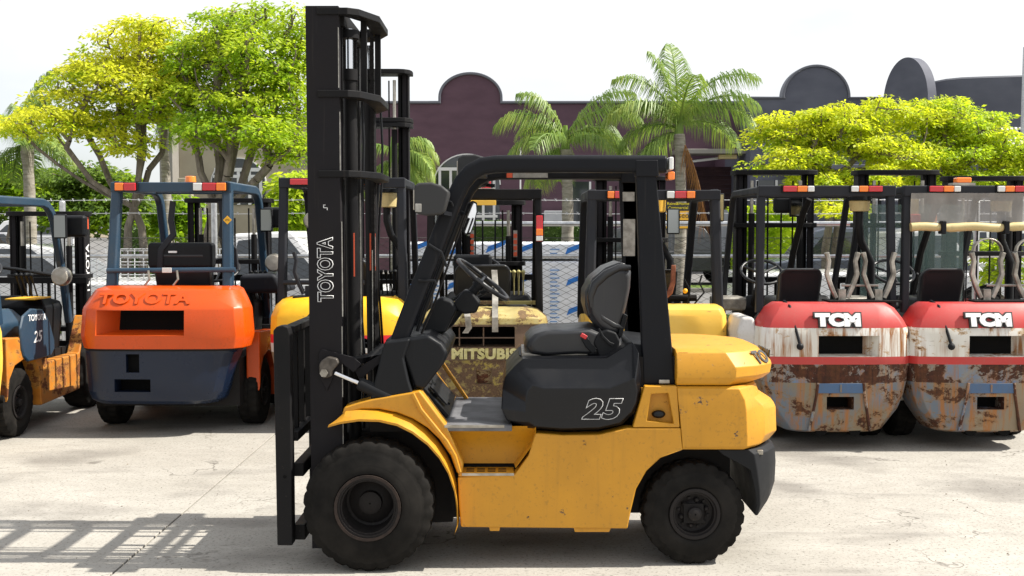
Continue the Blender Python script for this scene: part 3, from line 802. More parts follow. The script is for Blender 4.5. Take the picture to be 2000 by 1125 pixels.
def palm(label, px, pyc, Y, hgt_top, nf, L, seed, trunk_r=.15, leaf='leaf_palm', spec=None):
    rng = random.Random(seed); x, zc = S(px, pyc, Y)
    t = thing('palm_tree', label, 'palm tree', (x, Y, 0))
    tr = MB(); path = []; rs = []
    n = 26
    for i in range(n+1):
        z = zc*i/n; path.append((x+.06*math.sin(z*.8), Y, z)); rs.append(trunk_r*(1.12-.35*i/n)*(1+.07*(i % 2))*(1.25 if i > n-3 else 1))
    tr.tube(path, rs, 12); tr.build('trunk', M['palmbark'], t)
    cs = MB(); cs.tube([(x, Y, zc-.1), (x, Y, zc+.55)], [trunk_r*.9, trunk_r*.35], 10); cs.build('crown_shaft', M['leaf_palm'], t)
    for k in range(nf):
        a = 2*PI*k/nf*1.618*1.0 + rng.uniform(-.2, .2); f = (k+.5)/nf
        up = R(82 - 92*f) ; ln = L*(.85+.3*rng.random())
        if spec and k < len(spec): a, up, ln = spec[k]; 
        m_ = MB(); p = Vector((x, Y, zc+.35*(1-f))); d = Vector((math.cos(a)*math.cos(up), math.sin(a)*math.cos(up), math.sin(up)))
        pts = [p.copy()]; dirs = [d.copy()]; ns = 22
        for s_ in range(ns):
            d = (d + Vector((0, 0, -(.055+.055*(s_/ns))))).normalized(); p = p + d*ln/ns; pts.append(p.copy()); dirs.append(d.copy())
        m_.tube(pts, [.030*(1-.85*i/ns) for i in range(ns+1)], 4)
        for i in range(3, ns*4):
            s_ = i/4; i0 = int(s_); fr = s_-i0
            if i0 >= ns: break
            q = pts[i0].lerp(pts[i0+1], fr); dd = dirs[i0]; sd = dd.cross(Vector((0,0,1)))
            if sd.length < .05: sd = Vector((-math.sin(a), math.cos(a), 0))
            sd.normalize(); g_ = i/(ns*4); ll = ln*.38*math.sin(PI*(.10+.86*g_))**.8
            for sg in (-1, 1):
                dr = (dd*.75 + sd*sg*1.0 + Vector((rng.uniform(-.2,.2), rng.uniform(-.2,.2), rng.uniform(-.15,.35)))).normalized()
                e1 = q + dr*ll*.5 + Vector((0,0,-.04*ll)); e2 = q + dr*ll*.92 + Vector((0,0,-.60*ll-.12*rng.random()))
                wv = dd*.010
                o = len(m_.v); m_.v += [tuple(q-wv), tuple(q+wv), tuple(e1+wv*1.1), tuple(e1-wv*1.1), tuple(e2)]
                m_.f += [(o, o+1, o+2, o+3), (o+3, o+2, o+4)]; m_.m += [0, 0]
        m_.build('frond', M[leaf], t, smooth=0)
    return t
M['leaf_palm'] = leafmat('palm_leaflets', [(.13,.22,.06), (.24,.36,.09), (.42,.48,.11)], .4, .8, .4)
M['leaf_deadpalm'] = leafmat('dead_palm_leaflets', [(.20,.09,.03), (.30,.14,.05), (.36,.18,.07)], .3, 2)
PI2 = PI/2
palm('palm with long drooping fronds above the black guard bar, left of the taller palm', 1104, 292, 26, 0, 13, 1.5, 3, .14,
     spec=[(PI, R(48), 1.85), (0, R(52), 2.0), (PI, R(70), 1.6), (0, R(30), 1.7), (PI, R(25), 1.6), (0, R(66), 2.1), (2.4, R(50), 1.6), (.5, R(46), 1.7), (-2.2, R(35), 1.5), (-.7, R(35), 1.6)])
tp = palm('tallest palm with upright fronds in front of the maroon warehouse', 1326, 262, 25, 0, 13, 1.5, 8, .13,
     spec=[(0, R(62), 2.15), (PI, R(42), 1.9), (0, R(40), 1.9), (1.8, R(83), 1.95), (PI, R(66), 1.9), (-.3, R(52), 2.0), (.4, R(28), 1.7), (3.4, R(50), 1.8), (2.7, R(26), 1.6), (-1.4, R(70), 1.7), (PI, R(82), 1.9)])
# dead frond hanging from the tall palm
x, z = S(1348, 280, 25); m_ = MB(); rng = random.Random(4)
pts = [Vector((x-.15+.42*math.sin(1.4*i/14), 24.8, z-.05-1.5*(i/14)**1.15)) for i in range(15)]
m_.tube(pts, .014, 4)
for i in range(90):
    q = pts[int(i/90*14)]; q = Vector(q)+Vector((0,0,-.05*rng.random())); dr = Vector((rng.uniform(-.16,.20), rng.uniform(-.1,.1), -.5-.35*rng.random()))*1.0
    o = len(m_.v); m_.v += [tuple(q), tuple(q+Vector((.016,0,0))), tuple(q+dr)]; m_.f.append((o, o+1, o+2)); m_.m.append(0)
m_.build('dead_frond', M['leaf_deadpalm'], tp, smooth=0)
palm('palm behind the tall black masts, its fronds reaching right', 768, 318, 24, 0, 11, 1.1, 13, .12,
     spec=[(0, R(30), 1.1), (0, R(5), 1.15), (PI, R(30), 1.2), (.4, R(50), 1.0), (-.5, R(-10), 1.1), (.2, R(-25), 1.0)])
palm('palm with pale drooping fronds at the left edge of the picture', 50, 285, 22, 0, 14, 1.25, 17, .12)
MB_slim = palm('slim palm trunk rising between the two leafy trees on the left', 318, 236, 23, 0, 5, .9, 23, .10)

def hedge(label, pa, pb, pya, pyb, Y, dep, seed, mat='leaf_hedge', size=.09, cat='hedge'):
    rng = random.Random(seed); xa, xb = bx(pa, pb, Y); za, zb_ = S(pa, pya, Y)[1], gh(Y)-.02
    b = MB(); b.box(xa+.05, xb-.05, Y+.08, Y+dep, zb_, za-.08)
    n = min(9000, int((xb-xa)*(za-zb_)*420))
    for _ in range(n):
        if rng.random() < .72: p = (rng.uniform(xa, xb), Y+rng.uniform(-.04, .1), rng.uniform(zb_, za))
        else: p = (rng.uniform(xa, xb), Y+rng.uniform(0, dep), za+rng.uniform(-.08, .05))
        leaf_faces(b, p, 1, .02, size, rng)
    return tag(b.build('hedge', M[mat], None, smooth=0, loc=((xa+xb)/2, Y, 0)), label, cat)
hedge('clipped dark hedge beside the blue car far left', 228, 290, 442, 478, 36, .8, 1)
hedge('clipped dark hedge under the arched window seen through the front forklift', 905, 1000, 432, 475, 34, .8, 2)
hedge('dark hedge right of the rusty forklift guard seen through the open cab', 1060, 1160, 436, 480, 34, .8, 3)
hedge('bright strappy hedge before the grey building, above the red and white forklift', 1432, 1560, 405, 445, 33, .8, 4, 'leaf_lime2', .16)
hedge('dark hedge behind the fence under the yellow forklift guard left of the tall mast', 548, 612, 478, 508, 19, .6, 5)
# ---------------------------------------------------------------- wheels
def tyre_mesh(Rr, Wd, rin, n=96, lugs=24, mat='rubber', side='rubber_face', out=-1):
    """tyre about the y axis, centre at 0; the outer face looks towards out*y"""
    b = MB(); h = Wd/2
    prof = [(rin, -h*.72), (rin+.012, -h*.9), (rin+.02, -h*.98), (rin+(Rr-rin)*.33, -h*1.0), (rin+(Rr-rin)*.35, -h*.985), (rin+(Rr-rin)*.62, -h*1.0), (rin+(Rr-rin)*.64, -h*.98),
            (Rr-.045, -h*.96), (Rr-.018, -h*.90), (Rr-.004, -h*.78), (Rr, -h*.4), (Rr, -h*.12), (Rr-.006, -h*.06), (Rr-.006, h*.06), (Rr, h*.12), (Rr, h*.4), (Rr-.004, h*.78), (Rr-.018, h*.9), (Rr-.045, h*.96),
            (rin+(Rr-rin)*.5, h), (rin+.015, h*.9), (rin, h*.72)]
    per = n//lugs
    def mod(r, a, k):
        if r < Rr-.05: return r
        off = 0 if a < 0 else per//2
        if (k+off) % per == 0 and abs(a) > h*.1: return r-.010 if r > Rr-.02 else r-.007
        return r
    b.lathe(prof, (0,0,0), 'y', n, closed_prof=True, mod=mod)
    mi = []
    nv = n
    for i, f in enumerate(b.f):
        ring = i//n
        b.m[i] = 1 if (ring < 7 or ring > 18) else 0
    return b
_mesh_cache = {}
def cached(key, fn):
    if key not in _mesh_cache: _mesh_cache[key] = fn()
    return _mesh_cache[key]
def add_mesh_obj(name, me, parent, loc=(0,0,0), rot=(0,0,0)):
    o = bpy.data.objects.new(name, me); C.objects.link(o); o.parent = parent; o.location = loc; o.rotation_euler = rot
    return o
def wheel(parent, loc, Rr, Wd, rin, out, key, deep=.10, bolts=6, lugs=24, hub=.045, rot=(0,0,0), rimmat='rim'):
    """out: -1 or +1, the side of the local y axis that faces outwards"""
    w = part_empty('wheel', parent, loc); w.rotation_euler = rot
    add_mesh_obj('tyre', cached(('t', key), lambda: tyre_mesh(Rr, Wd, rin, lugs*4, lugs).mesh('tyre', [M['rubber'], M['rubber_face']], smooth=40)), w)
    def mk():
        b = MB(); h = Wd/2
        b.lathe([(rin+.010, out*h*.93), (rin+.008, out*h*1.0), (rin-.008, out*h*1.0), (rin-.014, out*h*.86), (rin-.02, out*(h*.86)), (rin-.024, out*(h-deep)), (hub*1.9, out*(h-deep-.004)), (hub*1.5, out*(h-deep+.012)),
                 (hub, out*(h-deep+.02)), (hub*.95, out*(h-deep+.05)), (hub*.6, out*(h-deep+.058)), (.004, out*(h-deep+.058))], (0,0,0), 'y', 40, caps=False)
        b.lathe([(rin+.004, -out*h*.9), (rin-.02, -out*h*.8), (.01, -out*h*.5)], (0,0,0), 'y', 24, caps=False)
        for k in range(bolts):
            a = 2*PI*k/bolts + .3; rr = (rin-.02)*.66
            b.lathe([(.013, out*(h-deep-.004)), (.013, out*(h-deep+.016)), (.008, out*(h-deep+.022)), (.001, out*(h-deep+.022))], (rr*math.cos(a), 0, rr*math.sin(a)), 'y', 6)
            if bolts > 5:
                a += PI/bolts; b.lathe([(.008, out*(h-deep-.004)), (.008, out*(h-deep+.008)), (.001, out*(h-deep+.008))], (rr*1.15*math.cos(a), 0, rr*1.15*math.sin(a)), 'y', 6)
        me = b.mesh('rim', M[rimmat], smooth=35)
        import bmesh
        bm = bmesh.new(); bm.from_mesh(me); bmesh.ops.recalc_face_normals(bm, faces=bm.faces); bm.to_mesh(me); bm.free()
        return me
    add_mesh_obj('rim', cached(('r', key, out, rimmat), mk), w)
    return w

# ---------------------------------------------------------------- the front forklift
YN, YB, YC = 5.53, 5.62, 6.105
YF = 2*YC - YB
fk = thing('forklift', 'large yellow forklift side on in the foreground, black mast and black hood numbered 25', 'forklift', (0, YC, 0))
def q(px, py, Y=YB): return S(px, py, Y)
# wheels
Yw = YN+.125
xw, zw = S(718, 990, YN)
RF = .329
wheel(fk, (xw, Yw-YC, RF), RF, .25, .150, -1, 'front', deep=.15, bolts=0, lugs=26, hub=.06, rimmat='rim')
wheel(fk, (xw, -(Yw-YC), RF), RF, .25, .150, 1, 'frontb', deep=.15, bolts=0, lugs=26, hub=.06)
xr, zr = S(1356, 1003, 5.66)
RR = .264
wheel(fk, (xr, 5.66+.09-YC, RR), RR, .18, .122, -1, 'rear', deep=.05, bolts=6, lugs=24, hub=.036, rot=(0,0,R(3)))
wheel(fk, (xr, -(5.66+.09-YC), RR), RR, .18, .122, 1, 'rearb', deep=.05, bolts=6, lugs=24, hub=.036)
# rust ring on the front rim
b = MB(); b.lathe([(.152, -.002), (.152, -.010), (.166, -.010), (.166, -.002)], (xw, YN-.0, RF), 'y', 40, closed_prof=True); b.build('rim_ring', M['rimrust'], fk)

# frame skins (near and far) and core
arch_r = [S(1355+px, 1003+py, YB) for px, py in ((-22, -125), (-65, -108), (-92, -83), (-112, -48), (-123, -3), (-129, 30))]
skin = [q(900,1030), q(896,985), q(894,932), q(1006,926), q(1032,890), q(1046,846), q(1100,850), q(1170,849), q(1225,836), q(1330,836), q(1333,878)] + arch_r
for sgn in (0, 1):
    b = MB(); b.prism(skin, YB, YB+.10)
    if sgn: b.v = [(p[0], 2*YC-p[1], p[2]) for p in b.v]
    o = b.build('frame_panel', M['yellow_plate'], fk, bevel=.008); 
    if sgn: fixn(o)
b = MB()
b.prism([q(880,1025), q(870,850), q(1040,850), q(1240,850), q(1240,1000), q(1225,1028)], YB+.15, YF-.15)
b.prism([q(640,860), q(880,850), q(880,1040), q(650,1050)], YN+.30, 2*YC-YN-.30)
b.prism([q(1230,885), q(1440,885), q(1440,1020), q(1230,1020)], YN+.28, 2*YC-YN-.28)
b.build('chassis_core', M['darkmetal'], fk)
b = MB(); b.box(xr-.05, xr+.05, YN+.15, 2*YC-YN-.15, RR-.05, RR+.05); b.box(xw-.07, xw+.07, YN+.2, 2*YC-YN-.2, RF-.07, RF+.07); b.build('axles', M['darkmetal'], fk, kind='stuff')
b = MB(); b.prism([q(955,1030), q(957,1038), q(975,1038), q(977,1030)], YB+.01, YB+.08); b.prism([q(1120,1030), q(1123,1040), q(1190,1040), q(1195,1030)], YB+.01, YB+.08); b.build('lower_lip', M['yellow_plate'], fk, kind='stuff')
# step recess
for sgn in (0, 1):
    f = (lambda y: y) if not sgn else (lambda y: 2*YC-y)
    b = MB()
    A = [q(872,832), q(1046,846), q(1006,926), q(894,926)]
    up = [(p[0], f(YB+.01 if i in (0,1) else YB+.105), p[1]) for i, p in enumerate(A)]
    pa = [q(868,830), q(1050,842)]; 
    rings = []
    ny = 8
    for k in range(ny+1):
        u = k/ny; y = YB+.012+.115*(1-(1-u)**3) if u < 1 else YB+.127
        zt_, zb_ = q(900, 833)[1], q(900, 915)[1]
        z = zt_+(zb_-zt_)*u
        rings.append([(q(866+ (30*u if u > .4 else 10*u), 800, YB)[0], f(y), z), (q(1044-2*u-38*max(0, u-.35)/.65, 800, YB)[0], f(y+.0), z), (q(1047-2*u-38*max(0, u-.35)/.65, 800, YB)[0], f(YB+.004), z)])
    b.loft(rings, caps=False, closed=False)
    fixn(b.build('step_recess', M['yellow_plate'], fk, smooth=60))
    b = MB(); b.box(q(895,900)[0], q(1004,900)[0], min(f(YB-.002), f(YB+.14)), max(f(YB-.002), f(YB+.14)), q(900,931)[1], q(900,923)[1]); st = b.build('step_tread', M['yellow_plate'], fk, bevel=.004)
    b = MB()
    for i in range(4):
        for j in range(3):
            x0 = q(910+i*21,900)[0]; y0 = f(YB+.020+j*.033)
            b.box(x0, x0+.040, min(y0, y0+.014), max(y0, y0+.014), q(900,923)[1], q(900,923)[1]+.0012)
    b.build('tread_slots', M['darkmetal'], st, kind='stuff')
    b = MB(); b.box(q(902,900)[0], q(1004,900)[0], min(f(YB-.005), f(YB+.003)), max(f(YB-.005), f(YB+.003)), q(900,929)[1], q(900,924)[1]); b.build('step_edge', M['steel'], st, bevel=.001)
# floor plate
b = MB(); z1 = q(900,831)[1]; b.box(q(850,831)[0], q(1000,831)[0], YB+.002, YF-.002, z1-.03, z1); b.build('floor_plate', M['floor_mat'], fk, bevel=.004)
b = MB(); b.box(q(868,831)[0], q(985,831)[0], YB-.004, YB+.001, z1-.012, z1+.003); b.build('floor_edge', M['steel'], fk, bevel=.002)

# counterweight
def plan(z, xf, x1, xr_, yn):
    h = [(xf, yn, z), (x1, yn, z), (x1+(xr_-x1)*.50, yn+.085, z), (x1+(xr_-x1)*.9, yn+.21, z), (xr_, yn+.34, z)]
    return h + [(p[0], 2*YC-p[1], p[2]) for p in h[::-1]]
zz = lambda py: q(1300, py)[1]
X = lambda px: q(px, 700)[0]
cap = [plan(zz(684), X(1322), X(1405), 1.27, YB+.07), plan(zz(690), X(1322), X(1420), 1.305, YB+.03), plan(zz(718), X(1322), X(1438), 1.375, YB), plan(zz(738), X(1322), X(1438), 1.365, YB), plan(zz(748), X(1322), X(1430), 1.33, YB+.012), plan(zz(754), X(1322), X(1426), 1.29, YB+.022)]
b = MB(); b.loft(cap)
cwt = part_empty('counterweight', fk)
b.build('upper_casting', M['yellow'], cwt, bevel=.006, smooth=24)
low = [plan(zz(755.5), X(1323), X(1440), 1.275, YB+.020), plan(zz(760), X(1323), X(1445), 1.285, YB+.004), plan(zz(782), X(1325), X(1456), 1.30, YB), plan(zz(796), X(1327), X(1458), 1.375, YB), plan(zz(806), X(1328), X(1459), 1.395, YB), plan(zz(855), X(1333), X(1462), 1.40, YB), plan(zz(873), X(1334), X(1462), 1.355, YB), plan(zz(879), X(1334), X(1455), 1.32, YB+.012)]
b = MB(); b.loft(low); b.build('lower_casting', M['yellow'], cwt, bevel=.005, smooth=24)
b = MB(); b.box(X(1326), X(1345), YB+.03, YF-.03, zz(880), zz(690)); b.box(X(1322), X(1400), YB+.06, YF-.06, zz(764), zz(744)); b.build('inner_block', M['darkmetal'], cwt)
# black lower skirt behind the rear wheel
def skirt(z, xf, x1, xr_, yn): return plan(z, xf, x1, xr_, yn)
b = MB(); b.loft([skirt(zz(880), X(1405), X(1466), 1.37, YB+.03), skirt(zz(890), X(1415), X(1478), 1.395, YB+.03), skirt(zz(920), X(1470), X(1484), 1.40, YB+.03), skirt(zz(960), X(1480), X(1490), 1.395, YB+.035), skirt(zz(990), X(1484), X(1492), 1.37, YB+.04), skirt(zz(1012), X(1482), X(1488), 1.30, YB+.05)])
b.build('rear_skirt', M['plastic'], fk, bevel=.006)
b = MB(); b.box(X(1486), X(1498), YB+.06, YB+.085, zz(893), zz(884)); b.build('skirt_bracket', M['steel'], fk, bevel=.003)
# name across the back of the counterweight
A = Vector((X(1438)+.012, YB, 0)); 
zc = zz(722)
rd = Vector((.62, .78, 0)).normalized()
p0 = Vector((1.235, YB+.092, zc+.025))
_M = frame_M((0,0,0), (.63,.77,0), (-.585,.48,1)); _n = _M.to_3x3().col[2]; _p = Vector((1.283, 5.781-YC, zz(705))) + _n*.004; _M.translation = _p - _n*.003
text_mesh('lettering', 'TO', .105, M['black_print'], cwt, _M, .0015, bold=.003, sx=.9)
text_mesh('lettering', 'YOTA', .105, M['black_print'], cwt, frame_M((1.372, 0, zc+.02), (0,1,0), (-.1,0,1)), .004, bold=.003)
# filler handle recess panel under the rear post
outer = [q(1258,754), q(1322,754), q(1328,834), q(1238,832), q(1248,810)]
b = MB()
ou = [q(1259,754), q(1322,754), q(1328,835), q(1236,835)]; inn = [q(1272,770), q(1305,768), q(1316,828), q(1264,822)]
b.frame(ou, inn, YB+.001, YB+.05); fixn(b.build('handle_panel', M['yellow_plate'], fk, bevel=.006))
b = MB(); b.box(q(1255,700)[0], q(1322,700)[0], YB+.05, YB+.06, q(1,836)[1], q(1,760)[1]); b.build('recess_back', M['yellow_plate'], fk)
x, z = q(1288, 811); b = MB(); b.sphere((x, YB+.035, z), .028, 14, 8, sc=(1.25,.7,.75)); b.build('fuel_cap', M['plastic_gloss'], fk)
# far side wall behind
b = MB(); b.box(q(1250,700)[0], q(1325,700)[0], YF-.06, YF, q(1,836)[1], q(1,754)[1]); b.build('handle_panel', M['yellow_plate'], fk, bevel=.006)
b = MB(); b.box(q(1240,700)[0], q(1326,700)[0], YB+.07, YF-.07, q(1,836)[1], q(1,700)[1]); b.build('bulkhead', M['darkmetal'], fk)
# radiator cover behind the seat
b = MB(); b.loft([[(q(1215,700)[0], YB+.10, q(1,705)[1]), (q(1318,700)[0], YB+.10, q(1,705)[1]), (q(1318,700)[0], YF-.10, q(1,705)[1]), (q(1215,700)[0], YF-.10, q(1,705)[1])],
                  [(q(1232,700)[0], YB+.14, q(1,672)[1]), (q(1318,700)[0], YB+.14, q(1,682)[1]), (q(1318,700)[0], YF-.14, q(1,682)[1]), (q(1232,700)[0], YF-.14, q(1,672)[1])]])
b.build('radiator_cover', M['plastic'], fk, bevel=.02)

# hood with the number
h_out = [q(986,742), q(1004,722), q(1022,706), q(1190,704), q(1240,672), q(1249,690), q(1254,735), q(1250,780), q(1240,810), q(1216,832), q(1170,841), q(1100,843), q(1030,838), q(990,824), q(979,800), q(981,765)]
h_in = [q(1030,762), q(1040,750), q(1062,757), q(1190,757), q(1236,738), q(1240,744), q(1244,765), q(1241,785), q(1232,804), q(1210,824), q(1170,834), q(1100,836), q(1046,832), q(1034,822), q(1028,805), q(1027,785)]
n = len(h_out)
b = MB()
rings = [[(p[0], YB-.012, p[1]) for p in h_in], [(a[0]*.5+p[0]*.5, YB+.02, a[1]*.5+p[1]*.5) for p, a in zip(h_in, h_out)], [(p[0], YB+.10, p[1]) for p in h_out]]
rings = [[(p[0], YB-.012, p[1]) for p in h_in], [(a[0], YB+.125 if i < 5 or i > 14 else YB+.03, a[1]) for i, a in enumerate(h_out)], [(p[0], YB+.17, p[1]) for p in h_out]]
rings += [[(p[0], 2*YC-p[1], p[2]) for p in r_] for r_ in rings[::-1]]
b.loft(rings); ho = b.build('hood', M['plastic_gloss'], fk, bevel=.012, seg=3, smooth=28); fixn(ho)
x, z = q(1172, 800); text_mesh('number', '25', .135, M['white_print'], fk, frame_M((x, YB-.0135-YC, z), (1,0,0), (0,0,1)), outline=.0016, bold=.006, shear=.28, sx=1.25, spacing=1.1)
# hood back rubber and seat support
b = MB(); b.loft([[(q(1150,1)[0], YC-.26, q(1,706)[1]), (q(1236,1)[0], YC-.26, q(1,706)[1]), (q(1236,1)[0], YC+.26, q(1,706)[1]), (q(1150,1)[0], YC+.26, q(1,706)[1])],
                  [(q(1180,1)[0], YC-.20, q(1,664)[1]), (q(1226,1)[0], YC-.20, q(1,660)[1]), (q(1226,1)[0], YC+.20, q(1,660)[1]), (q(1180,1)[0], YC+.20, q(1,664)[1])]]); b.build('seat_support', M['plastic'], fk, bevel=.03, seg=3)
b = MB(); b.box(q(1020,1)[0], q(1190,1)[0], YC-.22, YC+.22, q(1,712)[1], q(1,700)[1]); b.build('seat_rail', M['steel'], fk, bevel=.004)

M['seat_shell'] = blackpaint('grey_seat_shell', (.026,.027,.031), .34, .08); M['seat_shell'].node_tree.nodes['Principled BSDF'].inputs['Specular IOR Level'].default_value = .5
# seat
YS = YC-.25
s_ = lambda px, py: S(px, py, YS+.03)
seat = part_empty('seat', fk)
def pillow(pts, y0, y1, name, parent, mat='vinyl', inset=.025, edge=.05, bevel=.012):
    cx = sum(p[0] for p in pts)/len(pts); cz = sum(p[1] for p in pts)/len(pts)
    def sh(k): return [(cx+(p[0]-cx)*k, cz+(p[1]-cz)*k) for p in pts]
    b = MB(); ks = [(0, .80), (.25, .93), (1, 1.0)]
    rings = [[(p[0], y0+edge*t, p[1]) for p in sh(k)] for t, k in ks]
    rings += [[(p[0], y1-edge*t, p[1]) for p in sh(k)] for t, k in ks[::-1]]
    b.loft(rings); o = b.build(name, M[mat], parent, bevel=bevel, seg=3, smooth=50); fixn(o); return o
cush = [s_(1023,678), s_(1027,664), s_(1040,651), s_(1062,644), s_(1110,643), s_(1160,640), s_(1195,655), s_(1202,678), s_(1192,694), s_(1130,692), s_(1060,696), s_(1032,692)]
pillow(cush, YS, 2*YC-YS, 'cushion', seat, edge=.07, bevel=.02)
b = MB(); b.prism([s_(1012,694), s_(1040,694), s_(1190,692), s_(1192,708), s_(1030,708)], YS+.05, 2*YC-YS-.05); b.build('seat_base', M['plastic'], seat, bevel=.006)
bk = [s_(1150,620), s_(1146,592), s_(1150,568), s_(1164,545), s_(1188,526), s_(1210,516), s_(1228,517), s_(1236,528), s_(1234,560), s_(1226,600), s_(1216,640), s_(1208,662), s_(1188,660), s_(1168,644)]
pillow(bk, YS+.02, 2*YC-YS-.02, 'backrest', seat, 'seat_shell', edge=.10, bevel=.025)
bf = [s_(1151,624), s_(1143,596), s_(1144,570), s_(1158,544), s_(1184,523), s_(1212,512), s_(1226,516), s_(1190,534), s_(1166,556), s_(1158,580), s_(1160,610)]
b = MB(); b.prism(bf, YS+.07, 2*YC-YS-.07); b.build('back_cushion', M['vinyl'], seat, bevel=.012, seg=3, smooth=50)
# bolster line over the back (raised rim on the near side)
for sg in (0, 1):
    path = [s_(1152,600), s_(1150,580), s_(1158,556), s_(1180,536), s_(1206,523), s_(1228,523)]
    y = YS+.034 if not sg else 2*YC-YS-.034
    b = MB(); b.tube([(p[0]+.010, y, p[1]) for p in path], [.014,.020,.024,.024,.020,.014], 10); b.build('bolster', M['vinyl'], seat, smooth=60)
    path = [s_(1164,602), s_(1178,622), s_(1200,636), s_(1218,640)]
    b = MB(); b.tube([(p[0], y, p[1]) for p in path], [.010,.018,.02,.014], 10); b.build('bolster', M['vinyl'], seat, smooth=60)
piv = [s_(1158,668), s_(1166,650), s_(1184,642), s_(1202,648), s_(1210,664), s_(1205,684), s_(1192,698), s_(1170,698)]
for sg in (0, 1):
    y0 = YS-.015 if not sg else 2*YC-YS-.03
    b = MB(); b.prism(piv, y0, y0+.045); b.build('recliner_cover', M['plastic'], seat, bevel=.012)
b = MB(); pa = [s_(1168,640), s_(1176,656), s_(1188,668), s_(1196,672)]; b.sweep([(p[0], YS-.022, p[1]) for p in pa], .012, [.010,.014,.016,.02]); b.build('recline_lever', M['plastic'], seat, bevel=.003)
b = MB(); b.obox((s_(1139,655)[0], YS-.012, s_(1139,655)[1]), (.035, .02, .022), Matrix.Rotation(R(30), 3, 'Y')); b.build('belt_buckle', M['red_lens'], seat, bevel=.004)
b = MB(); pa = [s_(1140,658), s_(1148,672), s_(1160,684)]; b.sweep([(p[0], YS-.008, p[1]) for p in pa], .02, .035); b.build('seat_belt', M['plastic'], seat)
b = MB(); b.prism([s_(1218,612), s_(1226,616), s_(1214,660), s_(1206,656)], YS+.02, YS+.10); b.build('manual_pouch', M['plastic'], seat, bevel=.004)

# overhead guard
g_ = part_empty('overhead_guard', fk)
YG0, YG1 = YB+.06, YB+.145
yg = (YG0+YG1)/2
gq = lambda px, py: S(px, py, YG0)
axis = [gq(770,690), gq(792,630), gq(820,556), gq(850,482), gq(872,425), gq(888,385), gq(902,357), gq(920,336), gq(942,324), gq(968,320), gq(1000,319.5), gq(1150,319.5), gq(1303,320)]
for sg in (0, 1):
    y = yg if not sg else 2*YC-yg
    b = MB(); b.sweep([(p[0], y, p[1]) for p in axis], .085, [.088]*13); b.build('side_rail', M['guard'], g_, bevel=.010, seg=3, smooth=40)
    b = MB(); b.prism([gq(1243,336), gq(1282,336), gq(1320,752), gq(1257,752)], y-.035, y+.035); b.build('rear_post', M['guard'], g_, bevel=.008)
    b = MB(); b.prism([gq(1241,312), gq(1285,312), gq(1287,345), gq(1242,345)], y-.046, y+.046); b.build('post_cap', M['guard'], g_, bevel=.006)
    # lower pillar shroud
    yo = YB+.01 if not sg else YF-.14
    b = MB(); b.prism([q(722,781), q(750,668), q(801,662), q(788,700), q(798,745), q(806,770)], yo, yo+.13); b.build('pillar_shroud', M['plastic'], g_, bevel=.012)
b = MB(); b.box(gq(1296,1)[0], gq(1306,1)[0], YG1, 2*YC-YG1, gq(1,334)[1], gq(1,306)[1]); b.build('rear_crossbar', M['guard'], g_, bevel=.006)
b = MB(); b.box(gq(925,1)[0], gq(945,1)[0], YG1, 2*YC-YG1, gq(1,336)[1], gq(1,318)[1]); b.build('front_crossbar', M['guard'], g_, bevel=.006)
for i in range(6):
    x = gq(985+i*52, 1)[0]; b = MB(); b.box(x-.02, x+.02, YG1, 2*YC-YG1, gq(1,318)[1], gq(1,308)[1]); b.build('roof_bar', M['guard'], g_, bevel=.004)
# labels
fy = 2*YC-yg-.046
def fs(px, py, Y=None): return S(px, py, Y or (2*YC-yg-.048))
fyy = 2*YC-yg-.0435
a = fs(993,338); c_ = fs(1070,347); b = MB(); b.box(a[0]+.025, c_[0], fyy-.003, fyy, c_[1], a[1]); b.build('warning_strip', M['label_grey'], g_)
b = MB(); b.box(a[0]-.01, a[0]+.023, fyy-.003, fyy, c_[1], a[1]); b.build('warning_tag', M['label_red'], g_)
fyp = 2*YC-yg-.035
for (pa, pb, c1, c2) in ((1216, 1239, 375, 393), (1217, 1240, 428, 500)):
    a = S(pa, c1, fyp); c_ = S(pb, c2, fyp); b = MB(); b.box(a[0], c_[0], fyp-.004, fyp-.001, c_[1], a[1]); b.build('capacity_label', M['label_grey'], g_)
# far post brought where the labels are: a dark flange on its front edge
b = MB(); a = S(1209,352,fyp); c_ = S(1250,352,fyp); d_ = S(1262,700,fyp); e_ = S(1222,700,fyp); b.prism([a, c_, d_, e_], fyp, fyp+.02); b.build('post_flange', M['guard'], g_, bevel=.003)
x, z = gq(1298,745); b = MB(); b.box(x-.03, x+.025, YG0-.012, YG0-.001, z-.010, z+.010); b.build('latch_plate', M['steel'], g_, bevel=.003)
# tail lamp at the roof end
x, z = gq(1309,318); tl = MB(); tl.box(x-.004, x+.018, YG0+.002, YG1+.09, z-.034, z+.030); tl = tl.build('tail_light', M['clear_lens'], g_, bevel=.006)
b = MB(); x, z = gq(1310,338); b.box(x-.012, x+.022, YG0+.01, YG1+.03, z-.032, z+.008); b.build('amber_lens', M['amber_lens'], tl, bevel=.005)
